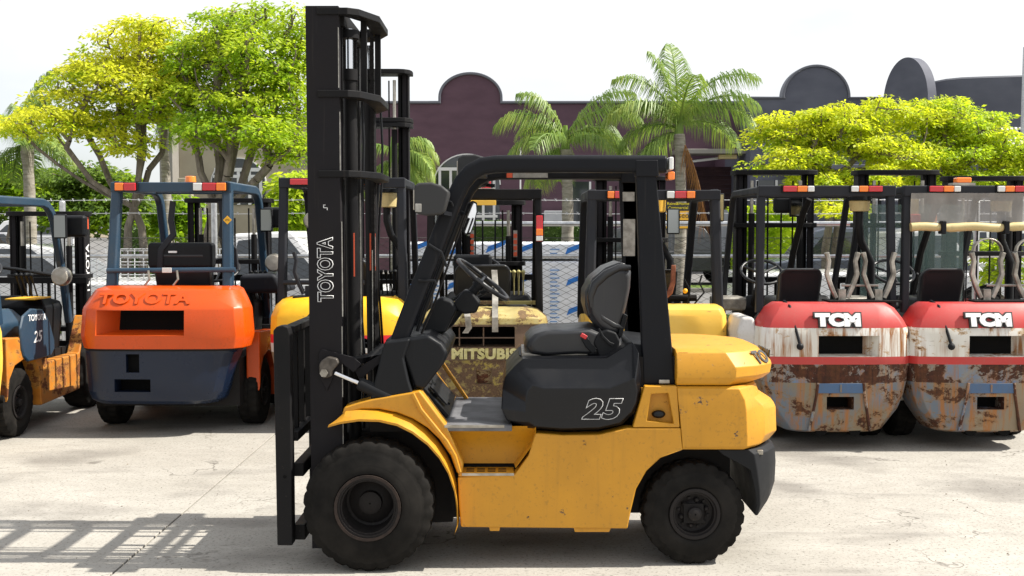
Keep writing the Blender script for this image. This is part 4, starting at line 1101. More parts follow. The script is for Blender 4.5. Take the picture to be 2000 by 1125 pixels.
# grab bars on the pillar
for (p1, p2, p3) in (((838,478),(862,492),(872,520)), ((818,548),(850,548),(852,556)), ((868,392),(882,396),(884,402))):
    b = MB(); pp = [gq(*p) for p in (p1, p2, p3)]; b.tube([(pp[0][0], YG0-.01, pp[0][1]), (pp[1][0], YG0-.03, pp[1][1]), (pp[2][0], YG0-.01, pp[2][1])], .008, 8); b.build('hose_clip', M['plastic'], g_)
b = MB(); pth = [gq(885,420), gq(862,480), gq(838,545), gq(815,605), gq(800,650)]; b.tube([(p[0]+.030, YG1+.005, p[1]) for p in pth], .009, 8); b.build('cable', M['plastic'], g_, smooth=60)
b = MB(); pth = [gq(893,420), gq(872,480), gq(850,545), gq(828,605), gq(806,655)]; b.tube([(p[0]+.036, YG1+.02, p[1]) for p in pth], .006, 8); b.build('cable', M['darkmetal'], g_, smooth=60)
# headlights and mirror
M['lamp_plastic'] = blackpaint('weathered_grey_lamp_plastic', (.042,.043,.045), .5, .25)
def headlight(y0, y1, Y, dx=0, dy=0, mir=1):
    f = lambda px, py: S(px+dx, py+dy, Y)
    hd = part_empty('headlight', g_)
    b = MB(); b.prism([f(809,362), f(818,357), f(842,356), f(862,362), f(877,374), f(876,382), f(868,412), f(862,419), f(830,421), f(811,417), f(809,405)], y0, y1); b.build('housing', M['lamp_plastic'], hd, bevel=.012, seg=3)
    b = MB(); a = f(809,418); c_ = f(806,362); b.box(a[0]-.006, a[0]+.002, y0+.012, y1-.012, a[1]+.02, c_[1]-.02); b.build('lens', M['lamp_glass'], hd, bevel=.004)
    b = MB(); a = f(811,398); c_ = f(823,414); b.box(a[0], c_[0], y0-.003, y0+.004, c_[1], a[1]); b.build('side_lens', M['label_grey'], hd, bevel=.002)
    b = MB(); a = f(862,415); b.bar((a[0], (y0+y1)/2, a[1]), (a[0]+.05, (YG0+YG1)/2 if mir > 0 else 2*YC-yg, a[1]-.01), .02, .02); b.build('bracket', M['guard'], hd)
headlight(YB-.10, YB+.05, YB-.10)
headlight(YF-.06, YF+.10, YF-.06, -808+893, -357+302, -1)
b = MB(); my = 2*YC-yg-.075; mm = lambda px, py: S(px, py, my)
mr = part_empty('mirror', g_)
pts = [mm(903,452), mm(907,418), mm(914,396), mm(924,392), mm(932,396), mm(933,412), mm(926,440), mm(919,457), mm(909,459)]
b.prism(pts, my-.03, my-.012); b.build('mirror_back', M['plastic'], mr, bevel=.005)
cx = sum(p[0] for p in pts)/9; cz = sum(p[1] for p in pts)/9
b = MB(); b.prism([(cx+(p[0]-cx)*.86, cz+(p[1]-cz)*.90) for p in pts], my-.036, my-.031); b.build('mirror_glass', M['mirror'], mr)
b = MB(); b.bar((mm(915,420)[0], my-.012, mm(1,420)[1]), (mm(893,410)[0], my+.06, mm(1,410)[1]), .012, .012); b.build('mirror_arm', M['guard'], mr)

# steering and dashboard
ds = lambda px, py: S(px, py, YC-.10)
b = MB(); b.prism([q(748,666), q(776,664), q(835,655), q(862,672), q(874,690), q(866,712), q(846,738), q(826,764), q(808,760), q(798,730), q(786,700)], YB+.035, YF-.035); b.build('dashboard', M['plastic'], fk, bevel=.02, seg=3)
b = MB(); b.prism([q(700,790), q(790,772), q(822,764), q(868,832), q(868,850), q(720,850)], YB+.10, YF-.10); b.build('front_bulkhead', M['darkmetal'], fk)
b = MB(); b.prism([ds(824,636), ds(848,590), ds(860,580), ds(882,588), ds(893,604), ds(870,650), ds(830,652)], YC-.12, YC+.02); b.build('column_cowl', M['plastic'], fk, bevel=.014, seg=3)
b = MB(); b.prism([ds(884,594), ds(906,566), ds(922,572), ds(938,592), ds(930,612), ds(905,615), ds(890,606)], YC-.07, YC+.07); b.build('column_head', M['plastic'], fk, bevel=.014, seg=3)
c1 = Vector((S(943,546,YC)[0], YC, S(943,546,YC)[1]))
nrm = Vector((.62, -.06, .78)).normalized()
ux = Vector((.78, 0, -.62)).normalized(); uy = nrm.cross(ux).normalized(); ux = uy.cross(nrm)
sw = part_empty('steering_wheel', fk)
ring = [c1 + ux*.168*math.cos(t) + uy*.168*math.sin(t) for t in [2*PI*k/40 for k in range(40)]]
b = MB(); b.tube(ring, .0125, 10, closed=True); fixn(b.build('wheel_ring', M['vinyl'], sw, smooth=70))
for a in (R(90), R(210), R(330)):
    b = MB(); b.tube([c1-nrm*.03, c1-nrm*.018+(ux*math.cos(a)+uy*math.sin(a))*.08, c1+(ux*math.cos(a)+uy*math.sin(a))*.165], [.014, .010, .009], 8); b.build('spoke', M['vinyl'], sw, smooth=60)
b = MB(); b.tube([c1-nrm*.05, c1-nrm*.012, c1-nrm*.006], [.034, .036, .02], 16); b.build('horn_button', M['plastic'], sw)
b = MB(); b.tube([c1-nrm*.05, c1-nrm*.30, Vector((S(850,650,YC)[0], YC, S(850,650,YC)[1]))], [.026,.03,.03], 12); b.build('steering_column', M['plastic'], fk)
kn = c1 + ux*(-.12) + uy*.1
# levers on the far side of the dash
for i, (pa, pb) in enumerate((((868,600),(936,556)), ((860,610),(946,568)), ((876,620),(960,566)))):
    a = S(*pa, YC+.22+.05*i); c_ = S(*pb, YC+.22+.05*i)
    b = MB(); y = YC+.22+.05*i; b.tube([(a[0]-.05, y, a[1]-.10), (a[0], y, a[1]), ((a[0]+c_[0])/2, y, (a[1]+c_[1])/2+.015), (c_[0], y, c_[1])], .007, 8)
    b.tube([(c_[0]-.02, y, c_[1]-.012), (c_[0], y, c_[1]), (c_[0]+.018, y, c_[1]+.006)], [.010,.017,.010], 10); b.build('control_lever', M['plastic'], fk, smooth=60)
# pedals
for i, y in enumerate((YC-.22, YC-.02, YC+.2)):
    b = MB(); a = S(858+6*i, 770, y); b.obox((a[0], y, a[1]), (.012, .11, .13), Matrix.Rotation(R(-42), 3, 'Y')); b.bar((a[0], y, a[1]), (a[0]-.09, y, a[1]-.02), .02, .02); b.build('pedal', M['plastic'], fk, bevel=.004)
b = MB(); b.obox((S(845,740,YC)[0], YC+.02, S(845,755,YC)[1]), (.02, .7, .30), Matrix.Rotation(R(-42), 3, 'Y')); b.build('toe_board', M['plastic'], fk, bevel=.004)
b = MB(); b.obox((S(880,735,YF-.08)[0], YF-.05, S(880,735,YF-.08)[1]), (.018, .05, .36), Matrix.Rotation(R(-34), 3, 'Y')); b.build('far_fender_edge', M['yellow_plate'], fk, bevel=.004)

# fender (near and far)
lip = [(640,835,-.035), (665,828,-.04), (700,823,-.04), (740,824,-.04), (775,832,-.04), (805,847,-.04), (835,870,-.04), (858,896,-.04), (875,925,-.04), (887,960,-.04), (893,995,-.03), (893,1025,-.02), (887,1046,-.01)]
upp = [(672,806), (680,798), (706,796), (740,798), (775,806), (806,818), (832,838), (855,862), (872,888), (884,915), (892,945), (896,990), (897,1020)]
for sg in (0, 1):
    f = (lambda y: y) if not sg else (lambda y: 2*YC-y)
    b = MB(); rings = []
    for i, (l, u) in enumerate(zip(lip, upp)):
        yo = YB - .055; L = S(l[0], l[1], yo); U = S(u[0], u[1], YB+.02); k = min(1, i/2)
        mid = ((L[0]*.45+U[0]*.55), (L[1]*.45+U[1]*.55))
        rings.append([(L[0], f(yo), L[1]), (L[0]+.004, f(yo-.004), L[1]+.012), (mid[0], f(YB-.03), mid[1]), (U[0]-.01, f(YB-.012), U[1]-.012), (U[0], f(YB+.03), U[1]), (U[0]-.004, f(YB+.12), U[1]-.012), (L[0], f(YB+.12), L[1]-.01)])
    b.loft(rings); fe = b.build('fender', M['yellow_plate'], fk, bevel=.005, smooth=30); fixn(fe)
    # raised cowl from the pillar foot down to the step
    y0, y1 = (YB-.002, YB+.13) if not sg else (YF-.13, YF+.002)
    b = MB(); b.prism([q(668,810), q(672,795), q(700,786), q(724,780), q(806,766), q(820,763), q(872,832), q(893,880), q(905,905), q(903,926), q(893,925), q(880,890), q(858,858), q(835,836), q(806,818), q(775,806), q(740,799), q(706,799)], y0, y1)
    fixn(b.build('front_cowl', M['yellow_plate'], fk, bevel=.010, seg=3))
    y2 = YB-.012 if not sg else YF-.03
    b = MB(); pa = [q(806,768), q(822,800), q(850,835), q(872,862), q(888,890), q(898,922)]; b.sweep([(p[0], y2+.02, p[1]) for p in pa], .05, [.018,.02,.022,.022,.022,.018]); b.build('cowl_ridge', M['yellow_plate'], fk, bevel=.005)

# mast
ms = part_empty('mast', fk)
YM0 = YB+.07; YM1 = 2*YC-YM0
def mast_poly(Y, dx0=0, dx1=0, top=12, bot=905): return None
xl0, zt = S(596, 11, YM0); xr0 = S(661, 12, YM0)[0]; xlb, zb = S(608, 900, YM0); xrb = S(671, 900, YM0)[0]
zb = .08
for sg in (0, 1):
    y0 = YM0 if not sg else YM1-.05
    b = MB(); b.prism([(xl0, zt), (xr0, zt), (xrb, zb), (xlb, zb)], y0 if not sg else y0+.038, y0+.012 if not sg else y0+.05)
    # channel flanges
    yi0, yi1 = (y0+.012, y0+.06) if not sg else (y0-.01, y0+.038)
    b.prism([(xr0-.018, zt), (xr0, zt), (xrb, zb), (xrb-.018, zb)], yi0, yi1); b.prism([(xl0, zt), (xl0+.018, zt), (xlb+.018, zb), (xlb, zb)], yi0, yi1)
    b.build('outer_rail', M['mastface'], ms, bevel=.003, kind=None)
    # inner rails
    for j, (dx, zz_) in enumerate(((.02, zt-.012), (.035, zt-.03))):
        ya = y0+.055+.03*j if not sg else y0-.035-.03*j
        b = MB(); b.prism([(xl0+.03, zz_), (xr0+dx-.03, zz_), (xrb+dx-.03, zb+.05), (xlb+.03, zb+.05)], ya, ya+.02); b.build('inner_rail', M['black'], ms, bevel=.002)
# cross plates behind the rails
def crossplate(py, th, name='crossplate', out=.15, dy=0):
    z = S(640, py, YM0)[1]; xr_ = xr0 + (xrb-xr0)*((zt-z)/(zt-zb))
    pts = [(xr_-.11, YM0-.010), (xr_+.045, YM0-.010), (xr_+.10, YM0+.03), (xr_+out+.03, YM0+.22), (xr_+out+.03, YM1-.22), (xr_+.10, YM1-.03), (xr_+.045, YM1+.010), (xr_-.11, YM1+.010),
           (xr_-.11, YM1-.05), (xr_+.02, YM1-.05), (xr_+out-.05, YM1-.22), (xr_+out-.05, YM0+.22), (xr_+.02, YM0+.05), (xr_-.11, YM0+.05)]
    b = MB(); b.prism(pts, z-th, z, axis='z'); fixn(b.build(name, M['black'], ms, bevel=.004))
    return z, xr_
crossplate(15, .035); crossplate(176, .036); crossplate(333, .034); crossplate(700, .03)
zp1 = S(640,176,YM0)[1]
b = MB(); b.box(xl0+.02, xr0+.02, YM0+.06, YM1-.06, zt-.09, zt-.012); b.build('top_tie', M['black'], ms, bevel=.004)
# vertical strips standing between the top plates
for (px, Y, pw) in ((711, YM0+.20, 12), (738, YM1-.24, 10)):
    x = S(px, 100, Y)[0]; b = MB(); b.box(x-.016, x+.016, Y-.012, Y+.012, zp1, zt-.03); b.build('mast_strut', M['black'], ms, bevel=.003)
for (za_, zb2, sh) in ((.25, .78, 0), (.86, 1.22, 0), (1.27, 1.75, .004), (1.98, 2.30, 0), (2.42, 2.72, -.003)):
    f0, f1 = (zt-za_)/(zt-zb), (zt-zb2)/(zt-zb)
    xa_, xb_ = xr0+(xrb-xr0)*f0, xr0+(xrb-xr0)*f1
    b = MB(); b.prism([(xa_-.002+sh, za_), (xa_+.0025+sh, za_), (xb_+.0025+sh, zb2), (xb_-.001+sh, zb2)], YM0-.0015, YM0+.004); b.build('worn_edge', M['label_grey'], ms, smooth=0)
b = MB(); b.box(xr0+.072, xr0+.078, YM0+.20, YM0+.206, .45, 1.9); b.box(xr0+.118, xr0+.122, YM0+.33, YM0+.336, .5, 1.6); b.build('worn_edge', M['label_grey'], ms, smooth=0, kind='stuff')
# lift cylinders
for (px, Y) in ((684, YM0+.15), (722, YM1-.16)):
    x = S(px, 300, Y)[0]
    b = MB(); b.tube([(x+.02, Y, .25), (x, Y, S(1,150,Y)[1])], .034, 16); b.tube([(x, Y, S(1,150,Y)[1]-.02), (x, Y, S(1,136,Y)[1])], .042, 16); cy = b.build('lift_cylinder', M['black'], ms, kind=None)
    b = MB(); b.tube([(x, Y, S(1,136,Y)[1]), (x, Y, zt-.09)], .018, 14); b.build('piston_rod', M['chrome'], cy)
    b = MB(); b.tube([(x, Y, S(1,76,Y)[1]), (x, Y, S(1,60,Y)[1])], .05, 14); b.build('chain_anchor', M['black'], cy)
# chains
for (px, Y) in ((694, YM0+.22), (727, YM1-.24)):
    x = S(px, 200, Y)[0]; z0_, z1_ = .5, S(1, 60, Y)[1]; b = MB(); z = z0_; i = 0
    while z < z1_:
        b.box(x-.010, x+.010, Y-(.010 if i % 2 else .006), Y+(.010 if i % 2 else .006), z, z+.021); z += .019; i += 1
    b.build('lift_chain', M['darkmetal'], ms, smooth=0, kind='stuff')
# hoses
for (px, Y, r_) in ((705, YM0+.26, .008), (736, YM1-.05, .010), (742, YM1-.03, .007)):
    x = S(px, 300, Y)[0]; b = MB(); b.tube([(x+.015*math.sin(i), Y, zb+.5+i*.2) for i in range(10 if px != 736 else 8)], r_, 8); b.build('hose', M['plastic'], ms, smooth=60)
# decals on the cylinders
x = S(694, 540, YM0+.14)[0]; b = MB(); b.box(x-.003, x+.003, YM0+.10, YM0+.104, S(1,540,YM0+.1)[1], S(1,455,YM0+.1)[1]); b.build('red_strip', M['label_red'], ms)
Yd = YM1-.16-.036; a = S(722,456,Yd); c_ = S(731,528,Yd); b = MB(); b.box(a[0], c_[0]+.008, Yd-.003, Yd+.001, c_[1], a[1]); b.build('warning_decal', M['label_red'], ms)
a = S(726,462,Yd); c_ = S(731,520,Yd); b = MB(); b.box(a[0], c_[0]+.008, Yd-.005, Yd-.0035, c_[1], a[1]); b.build('warning_decal', M['white_print'], ms)
# lettering up the rail
a = S(637, 527, YM0); lean = (xlb-xl0)/(zt-zb)
text_mesh('mast_lettering', 'TOYOTA', .105, M['white_letter'], ms, frame_M((a[0], YM0-.0025-YC, a[1]), (-lean,0,1), (-1,0,-lean)), outline=.0021, bold=.003, sx=.74, spacing=1.0)
a = S(636, 405, YM0); b = MB()
for (dx, dz, w_, h_) in ((-.006,.012,.012,.004), (-.010,.004,.004,.014), (0,-.002,.016,.004), (.008,-.008,.004,.012)):
    b.box(a[0]+dx-w_/2, a[0]+dx+w_/2, YM0-.0015, YM0+.001, a[1]+dz-h_/2, a[1]+dz+h_/2)
b.build('paint_mark', M['white_print'], ms, smooth=0, kind='stuff')
# tilt cylinder and its bracket
M['clevis_metal'] = varied('greasy_clevis_metal', (.035,.03,.026), (.13,.115,.10), 16, .5, .4, 0, .5)
mt = lambda px, py: S(px, py, YM0-.02)
for sg in (0, 1):
    f = (lambda y: y) if not sg else (lambda y: 2*YC-y)
    b = MB(); y0, y1 = sorted((f(YM0-.012), f(YM0-.004))); b.prism([mt(622,690), mt(628,682), mt(690,698), mt(706,712), mt(690,728), mt(655,700), mt(650,735), mt(638,765), mt(632,752), mt(622,735)], y0, y1); b.build('tilt_bracket', M['mastface'], ms, bevel=.003)
    tc_ = part_empty('tilt_cylinder', fk)
    y0, y1 = sorted((f(YM0-.055), f(YM0-.010)))
    b = MB(); b.prism([mt(625,712), mt(630,702), mt(642,695), mt(660,699), mt(664,708), mt(652,722), mt(648,735), mt(634,738), mt(626,728)], y0, y1); b.build('clevis', M['clevis_metal'], tc_, bevel=.008)
    x, z = mt(635, 727); b = MB(); yy = f(YM0-.060); b.lathe([(.004, -.006 if not sg else .006), (.020, -.006 if not sg else .006), (.021, 0), (.021, .03 if not sg else -.03)], (x, yy, z), 'y', 6); b.build('pin_bolt', M['bracket'], tc_)
    b = MB(); yy = f(YM0-.033); p1, p2, p3 = mt(655,728), mt(702,748), mt(775,782)
    b.tube([(p1[0], yy, p1[1]), (p2[0], yy, p2[1])], .011, 14); b.build('rod', M['chrome'], tc_)
    b = MB(); b.tube([(p2[0]-.004, yy, p2[1]+.002), (p2[0]+.01, yy, p2[1]-.004), (p3[0], yy, p3[1])], [.026,.034,.034], 16); b.build('barrel', M['plastic'], tc_)
b = MB(); b.prism([mt(690,725), mt(748,690), mt(748,705), mt(700,745)], YM0+.02, YM0+.04); b.build('mast_gusset', M['mastface'], ms, bevel=.003)

# carriage and load backrest
cg = part_empty('carriage', fk)
YA = YB-.02; YZ = 2*YC-YA
ca = lambda px, py: S(px, py, YA)
for i in range(6):
    y = YA+.045+(YZ-YA-.09)*i/5
    wd = .042 if i in (0, 5) else .014
    dep = (ca(566,1)[0]-ca(535,1)[0])
    xo = 0
    if i in (0, 5):
        b = MB(); b.prism([ca(533,646), ca(540,638), ca(552,636), ca(562,640), ca(566,655), ca(571,1066), ca(541,1066)], y-wd, y+wd if i == 0 else y+wd)
        b.build('upright', M['black'], cg, bevel=.006)
    else:
        b = MB(); b.prism([ca(545,640), ca(564,640), ca(567,850), ca(549,850)], y-wd, y+wd); b.build('backrest_slat', M['black'], cg, bevel=.003)
b = MB(); b.box(ca(538,1)[0], ca(563,1)[0], YA+.088, YZ-.088, ca(1,653)[1], ca(1,640)[1]); b.build('top_bar', M['black'], cg, bevel=.004)
b = MB(); b.box(ca(549,1)[0], ca(567,1)[0], YA+.088, YZ-.088, ca(1,868)[1], ca(1,850)[1]); b.build('middle_bar', M['black'], cg, bevel=.004)
b = MB(); b.box(ca(556,1)[0], ca(578,1)[0], YA+.088, YZ-.088, ca(1,938)[1], ca(1,912)[1]); b.build('fork_bar', M['black'], cg, bevel=.006)
b = MB(); b.box(ca(556,1)[0], ca(580,1)[0], YA+.088, YZ-.088, ca(1,1064)[1], ca(1,1034)[1]); b.build('fork_bar', M['black'], cg, bevel=.006)
for y in (YC-.22, YC+.18):
    b = MB(); b.box(ca(583,1)[0], ca(600,1)[0], y, y+.04, ca(1,1050)[1], ca(1,800)[1]); b.build('roller_bracket', M['black'], cg, bevel=.004)
x, z = ca(556, 931); b = MB(); b.lathe([(.001,-.003),(.009,-.003),(.009,.004)], (x, YA+.003, z), 'y', 12); b.build('stop_hole', M['blackdeep'], cg)
# ---------------------------------------------------------------- the row of forklifts behind
def shell(rings, cols_x, mats, holes, rr=.16, depth=.55, front=.34):
    """counterweight shell: rings = (z, half width, rear offset, band); cols_x = x positions on the flat rear; holes = (ring index, column index) cells left open"""
    b = MB(); rows = []
    for (z, w, yo, band, *_dx) in rings:
        dx = _dx[0] if _dx else 0
        xs = [max(-(w-rr*.9), min(w-rr*.9, x)) for x in cols_x]
        pts = [(-w, front, z), (-w, rr+.06+yo, z), (-w+rr*.12, rr*.62+yo, z), (-w+rr*.42, rr*.26+yo, z)] + [(x, yo+.03*(x/w)**2, z) for x in xs] + [(w-rr*.42, rr*.26+yo, z), (w-rr*.12, rr*.62+yo, z), (w, rr+.06+yo, z), (w, front, z)]
        pts = [(q_[0]+(dx if abs(q_[0]) > w-rr*.95 else 0), q_[1], q_[2]) for q_ in pts]
        rows.append(pts)
    n = len(rows[0]); vs = [p for r_ in rows for p in r_]; b.v = vs
    for k in range(len(rows)-1):
        for i in range(n-1):
            if (k, i-4) in holes: continue
            b.f.append((k*n+i, k*n+i+1, (k+1)*n+i+1, (k+1)*n+i)); b.m.append(rings[k][3])
        b.f.append((k*n+n-1, k*n, (k+1)*n, (k+1)*n+n-1)); b.m.append(rings[k][3])
    b.f.append(tuple(range(n))[::-1]); b.m.append(rings[0][3])
    b.f.append(tuple((len(rows)-1)*n+i for i in range(n))); b.m.append(rings[-2][3])
    return b, rows
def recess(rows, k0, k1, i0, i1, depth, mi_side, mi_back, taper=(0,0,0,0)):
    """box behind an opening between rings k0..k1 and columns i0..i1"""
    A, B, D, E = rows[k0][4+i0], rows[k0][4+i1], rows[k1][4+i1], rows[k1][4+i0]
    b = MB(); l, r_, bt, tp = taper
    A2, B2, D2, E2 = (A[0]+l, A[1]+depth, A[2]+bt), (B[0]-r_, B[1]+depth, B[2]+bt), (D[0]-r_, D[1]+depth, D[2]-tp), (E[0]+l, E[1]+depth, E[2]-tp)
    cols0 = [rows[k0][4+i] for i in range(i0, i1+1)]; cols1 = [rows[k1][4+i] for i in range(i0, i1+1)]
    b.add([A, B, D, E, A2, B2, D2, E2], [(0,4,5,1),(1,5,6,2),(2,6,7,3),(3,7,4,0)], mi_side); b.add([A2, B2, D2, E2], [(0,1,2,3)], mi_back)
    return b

def light_cluster(root, x0, x1, y, z0, z1, order, name='tail_light'):
    """order: list of (lens, fraction) from left to right"""
    e = MB().box(x0-.006, x1+.006, y-.006, y+.03, z0-.006, z1+.006).build(name, M['plastic'], root, local=True)
    x = x0; W = x1-x0
    for mat, fr in order:
        b = MB(); b.box(x+.002, x+W*fr-.002, y-.03, y-.008, z0, z1); b.build(mat, M[mat], e, bevel=.006, local=True); x += W*fr
    return e

def guard(root, p, mat):
    """posts, pillars and roof; local coordinates"""
    g = part_empty('overhead_guard', root); G = p['guard']
    w, zt, yr, yf, zb = G['w'], G['z'], G.get('yr', .42), G.get('yf', 1.45), G.get('zb', 1.0)
    pw = G.get('pw', .07)
    for s in (-1, 1):
        x = s*w
        b = MB(); yb = G.get('yb', yr-.05)
        b.sweep([(x*G.get('flare', 1.03), yb, zb), (x, yr, zt-.06)], pw, [pw*1.2, pw*1.0], side=(1,0,0)); b.build('rear_post', mat, g, bevel=.006, local=True)
        r_ = G.get('r', .22)
        path = [(x, yr-.03, zt-.035), (x, yf-.05, zt-.035)] + [(x, yf-.05+r_*math.sin(t), zt-.035-r_*(1-math.cos(t))) for t in (R(20), R(40), R(60))]
        path += [(x, yf+.42, 1.20), (x, yf+.52, .85)]
        b = MB(); b.sweep(path, pw*.8, pw*1.0, side=(1,0,0)); b.build('side_rail', mat, g, bevel=.006, local=True)
    b = MB(); b.box(-w-pw/2, w+pw/2, yr-.05, yr+.03, zt-.085, zt); b.build('rear_crossbar', mat, g, bevel=.008, local=True)
    b = MB(); b.box(-w+pw/2, w-pw/2, yf-.08, yf-.03, zt-.07, zt-.01); b.build('front_crossbar', mat, g, bevel=.008, local=True)
    for i in range(5):
        y = yr+.15+(yf-yr-.35)*i/4
        MB().box(-w+pw/2, w-pw/2, y-.015, y+.015, zt-.055, zt-.015).build('roof_bar', mat, g, local=True)
    return g

def mast(root, p):
    ms = part_empty('mast', root); Q = p['mast']
    w, h, y = Q.get('w', .34), Q['h'], Q.get('y', 2.25); mm = M['black']
    for s in (-1, 1):
        b = MB(); b.box(s*w-.012, s*w+.012, y-.07, y+.08, .1, h); b.box(min(s*w, s*(w-.05)), max(s*w, s*(w-.05)), y-.07, y-.05, .1, h); b.build('outer_rail', M['mastface'], ms, local=True, bevel=.003)
        b = MB(); b.box(s*(w-.06)-.010, s*(w-.06)+.010, y-.04, y+.12, .15, h-.03); b.box(min(s*(w-.06), s*(w-.10)), max(s*(w-.06), s*(w-.10)), y-.04, y-.022, .15, h-.03); b.build('inner_rail', M['black'], ms, local=True)
        cx = s*(w-.13); b = MB(); b.tube([(cx, y-.10, .2), (cx, y-.10, h*.82)], .030, 12); cy = b.build('lift_cylinder', M['black'], ms, local=True)
        MB().tube([(cx, y-.10, h*.82), (cx, y-.10, h-.1)], .017, 10).build('piston_rod', M['steel'], cy, local=True)
        b = MB(); b.tube([(s*(w-.19), y-.06, .4), (s*(w-.19), y-.06, h-.1)], .008, 6); b.build('lift_chain', M['darkmetal'], ms, local=True)
        b = MB(); b.tube([(s*.06, y-.05, .5), (s*.065, y-.05, h-.2)], .009, 6); b.build('hose', M['plastic'], ms, local=True)
    for z, out in Q.get('plates', ((h, .10), (h-.62, .10), (.75, .06))):
        ww = w+.05 if Q.get('round') else w+.045
        pts = [(-ww, y+.06)] + [(-ww+ (.13 if True else 0)*(1-math.cos(t)), y-.06-out*math.sin(t)) for t in (0, R(30), R(60), R(90))] + [(ww-.13*(1-math.cos(t)), y-.06-out*math.sin(t)) for t in (R(90), R(60), R(30), 0)] + [(ww, y+.06)]
        b = MB(); b.prism(pts, z-.045, z, axis='z'); b.build('crossplate', M['black'], ms, local=True, bevel=.006)
    return ms

def lower(root, p, mats):
    """chassis, side panels, hood, seat, dashboard, wheels"""
    W = p.get('w', .56); col = M[p['side']]
    fy = p.get('fy', 1.86); dy_ = fy-1.86
    prof = [(.46, .32), (.50, .50), (.60, .60), (.80, .64), (.98, .60), (1.08, .46), (1.10, .20), (1.50+dy_, .22), (1.53+dy_, .55), (1.64+dy_, .74), (1.84+dy_, .78), (2.06+dy_, .72), (2.12+dy_, .76), (2.00+dy_, .86), (1.70+dy_, .90), (1.50+dy_, .56), (1.25, .56), (1.15, .80), (.45, .84)]
    for s in (-1, 1):
        b = MB(); x0, x1 = (s*(W-.02), s*(W-.14)); b.prism(prof, min(x0, x1), max(x0, x1), axis='x'); fixn(b.build('side_panel', col, root, bevel=.012, local=True))
    b = MB(); b.box(-W+.16, W-.16, .3, 2.0, .22, .62); b.build('chassis', M['darkmetal'], root, local=True)
    b = MB(); b.loft([[(-.40,.46,.80),(.40,.46,.80),(.42,1.18,.80),(-.42,1.18,.80)], [(-.44,.46,.92),(.44,.46,.92),(.44,1.16,.92),(-.44,1.16,.92)], [(-.36,.50,1.06),(.36,.50,1.06),(.36,1.05,1.04),(-.36,1.05,1.04)]])
    b.build('hood', M[p.get('hood', 'plastic_gloss')], root, bevel=.03, local=True)
    st = part_empty('seat', root); sx = p.get('seatx', -.02)
    sq = p.get('seatw', .24)
    b = MB(); b.box(sx-sq, sx+sq, .66, 1.12, 1.04, 1.15); b.build('cushion', M['vinyl'], st, bevel=.035, seg=3, local=True)
    b = MB(); b.loft([[(sx-sq,.58,1.10),(sx+sq,.58,1.10),(sx+sq,.68,1.10),(sx-sq,.68,1.10)], [(sx-sq-.01,.50,1.35),(sx+sq+.01,.50,1.35),(sx+sq+.01,.60,1.35),(sx-sq-.01,.60,1.35)], [(sx-sq+.03,.45,1.35+p.get('sb', .22)),(sx+sq-.03,.45,1.35+p.get('sb', .22)),(sx+sq-.03,.53,1.35+p.get('sb', .22)),(sx-sq+.03,.53,1.35+p.get('sb', .22))]])
    b.build('backrest', M['vinyl'], st, bevel=.03, seg=3, local=True)
    b = MB(); b.loft([[(-.40,1.62,.60),(.40,1.62,.60),(.40,1.92,.60),(-.40,1.92,.60)], [(-.42,1.55,1.02),(.42,1.55,1.02),(.44,1.92,1.0),(-.44,1.92,1.0)], [(-.36,1.62,1.12),(.36,1.62,1.12),(.42,1.90,1.06),(-.42,1.90,1.06)]])
    b.build('dashboard', M['plastic'], root, bevel=.02, local=True)
    wx = p.get('steerx', -.05); c1 = Vector((wx, 1.32, 1.34)); nr = Vector((0, -.55, .83)).normalized(); ux = Vector((1,0,0)); uy = nr.cross(ux)
    sw = part_empty('steering_wheel', root)
    b = MB(); b.tube([c1+ux*.18*math.cos(t)+uy*.18*math.sin(t) for t in [2*PI*k/28 for k in range(28)]], .013, 8, closed=True); fixn(b.build('wheel_ring', M['vinyl'], sw, smooth=70, local=True))
    for a in (R(30), R(150), R(270)):
        MB().tube([c1-nr*.02, c1+(ux*math.cos(a)+uy*math.sin(a))*.175], [.014, .009], 6).build('spoke', M['vinyl'], sw, local=True)
    MB().tube([c1-nr*.01, c1-nr*.36+Vector((0,.05,0))], [.03, .045], 10).build('steering_column', M['plastic'], root, local=True)
    for i in range(4):
        x = wx+.26+.045*i; b = MB(); b.tube([(x, 1.62, 1.05), (x, 1.50, 1.24), (x, 1.46, 1.30)], [.007,.007,.016], 8)
        b.sphere((x, 1.455, 1.31), .02, 8, 6); b.build('control_lever', M[p.get('knob', 'plastic')], root, local=True)
    rw = p.get('rr', .28)
    for s in (-1, 1):
        wheel(root, (s*(W-.13), .72, rw), rw, .19, .13, s, 'bgrear%s' % rw, deep=.05, bolts=6, lugs=24, hub=.03, rot=(0,0,-PI/2+p.get('steer', 0)))
        wheel(root, (s*(W-.12), fy, .33), .33, .24, .17, s, 'bgfront', deep=.12, bolts=6, lugs=24, hub=.05, rot=(0,0,-PI/2))
    cgp = part_empty('carriage', root)
    for i in range(6):
        x = -.45+.9*i/5; MB().box(x-.012, x+.012, 2.44, 2.47, .45, 1.22).build('backrest_slat', M['black'], cgp, local=True)
    for z in (.25, .6, 1.22): MB().box(-.48, .48, 2.40, 2.438, z-.03, z+.03).build('carriage_bar', M['black'], cgp, local=True)
def wheel_fix(): pass

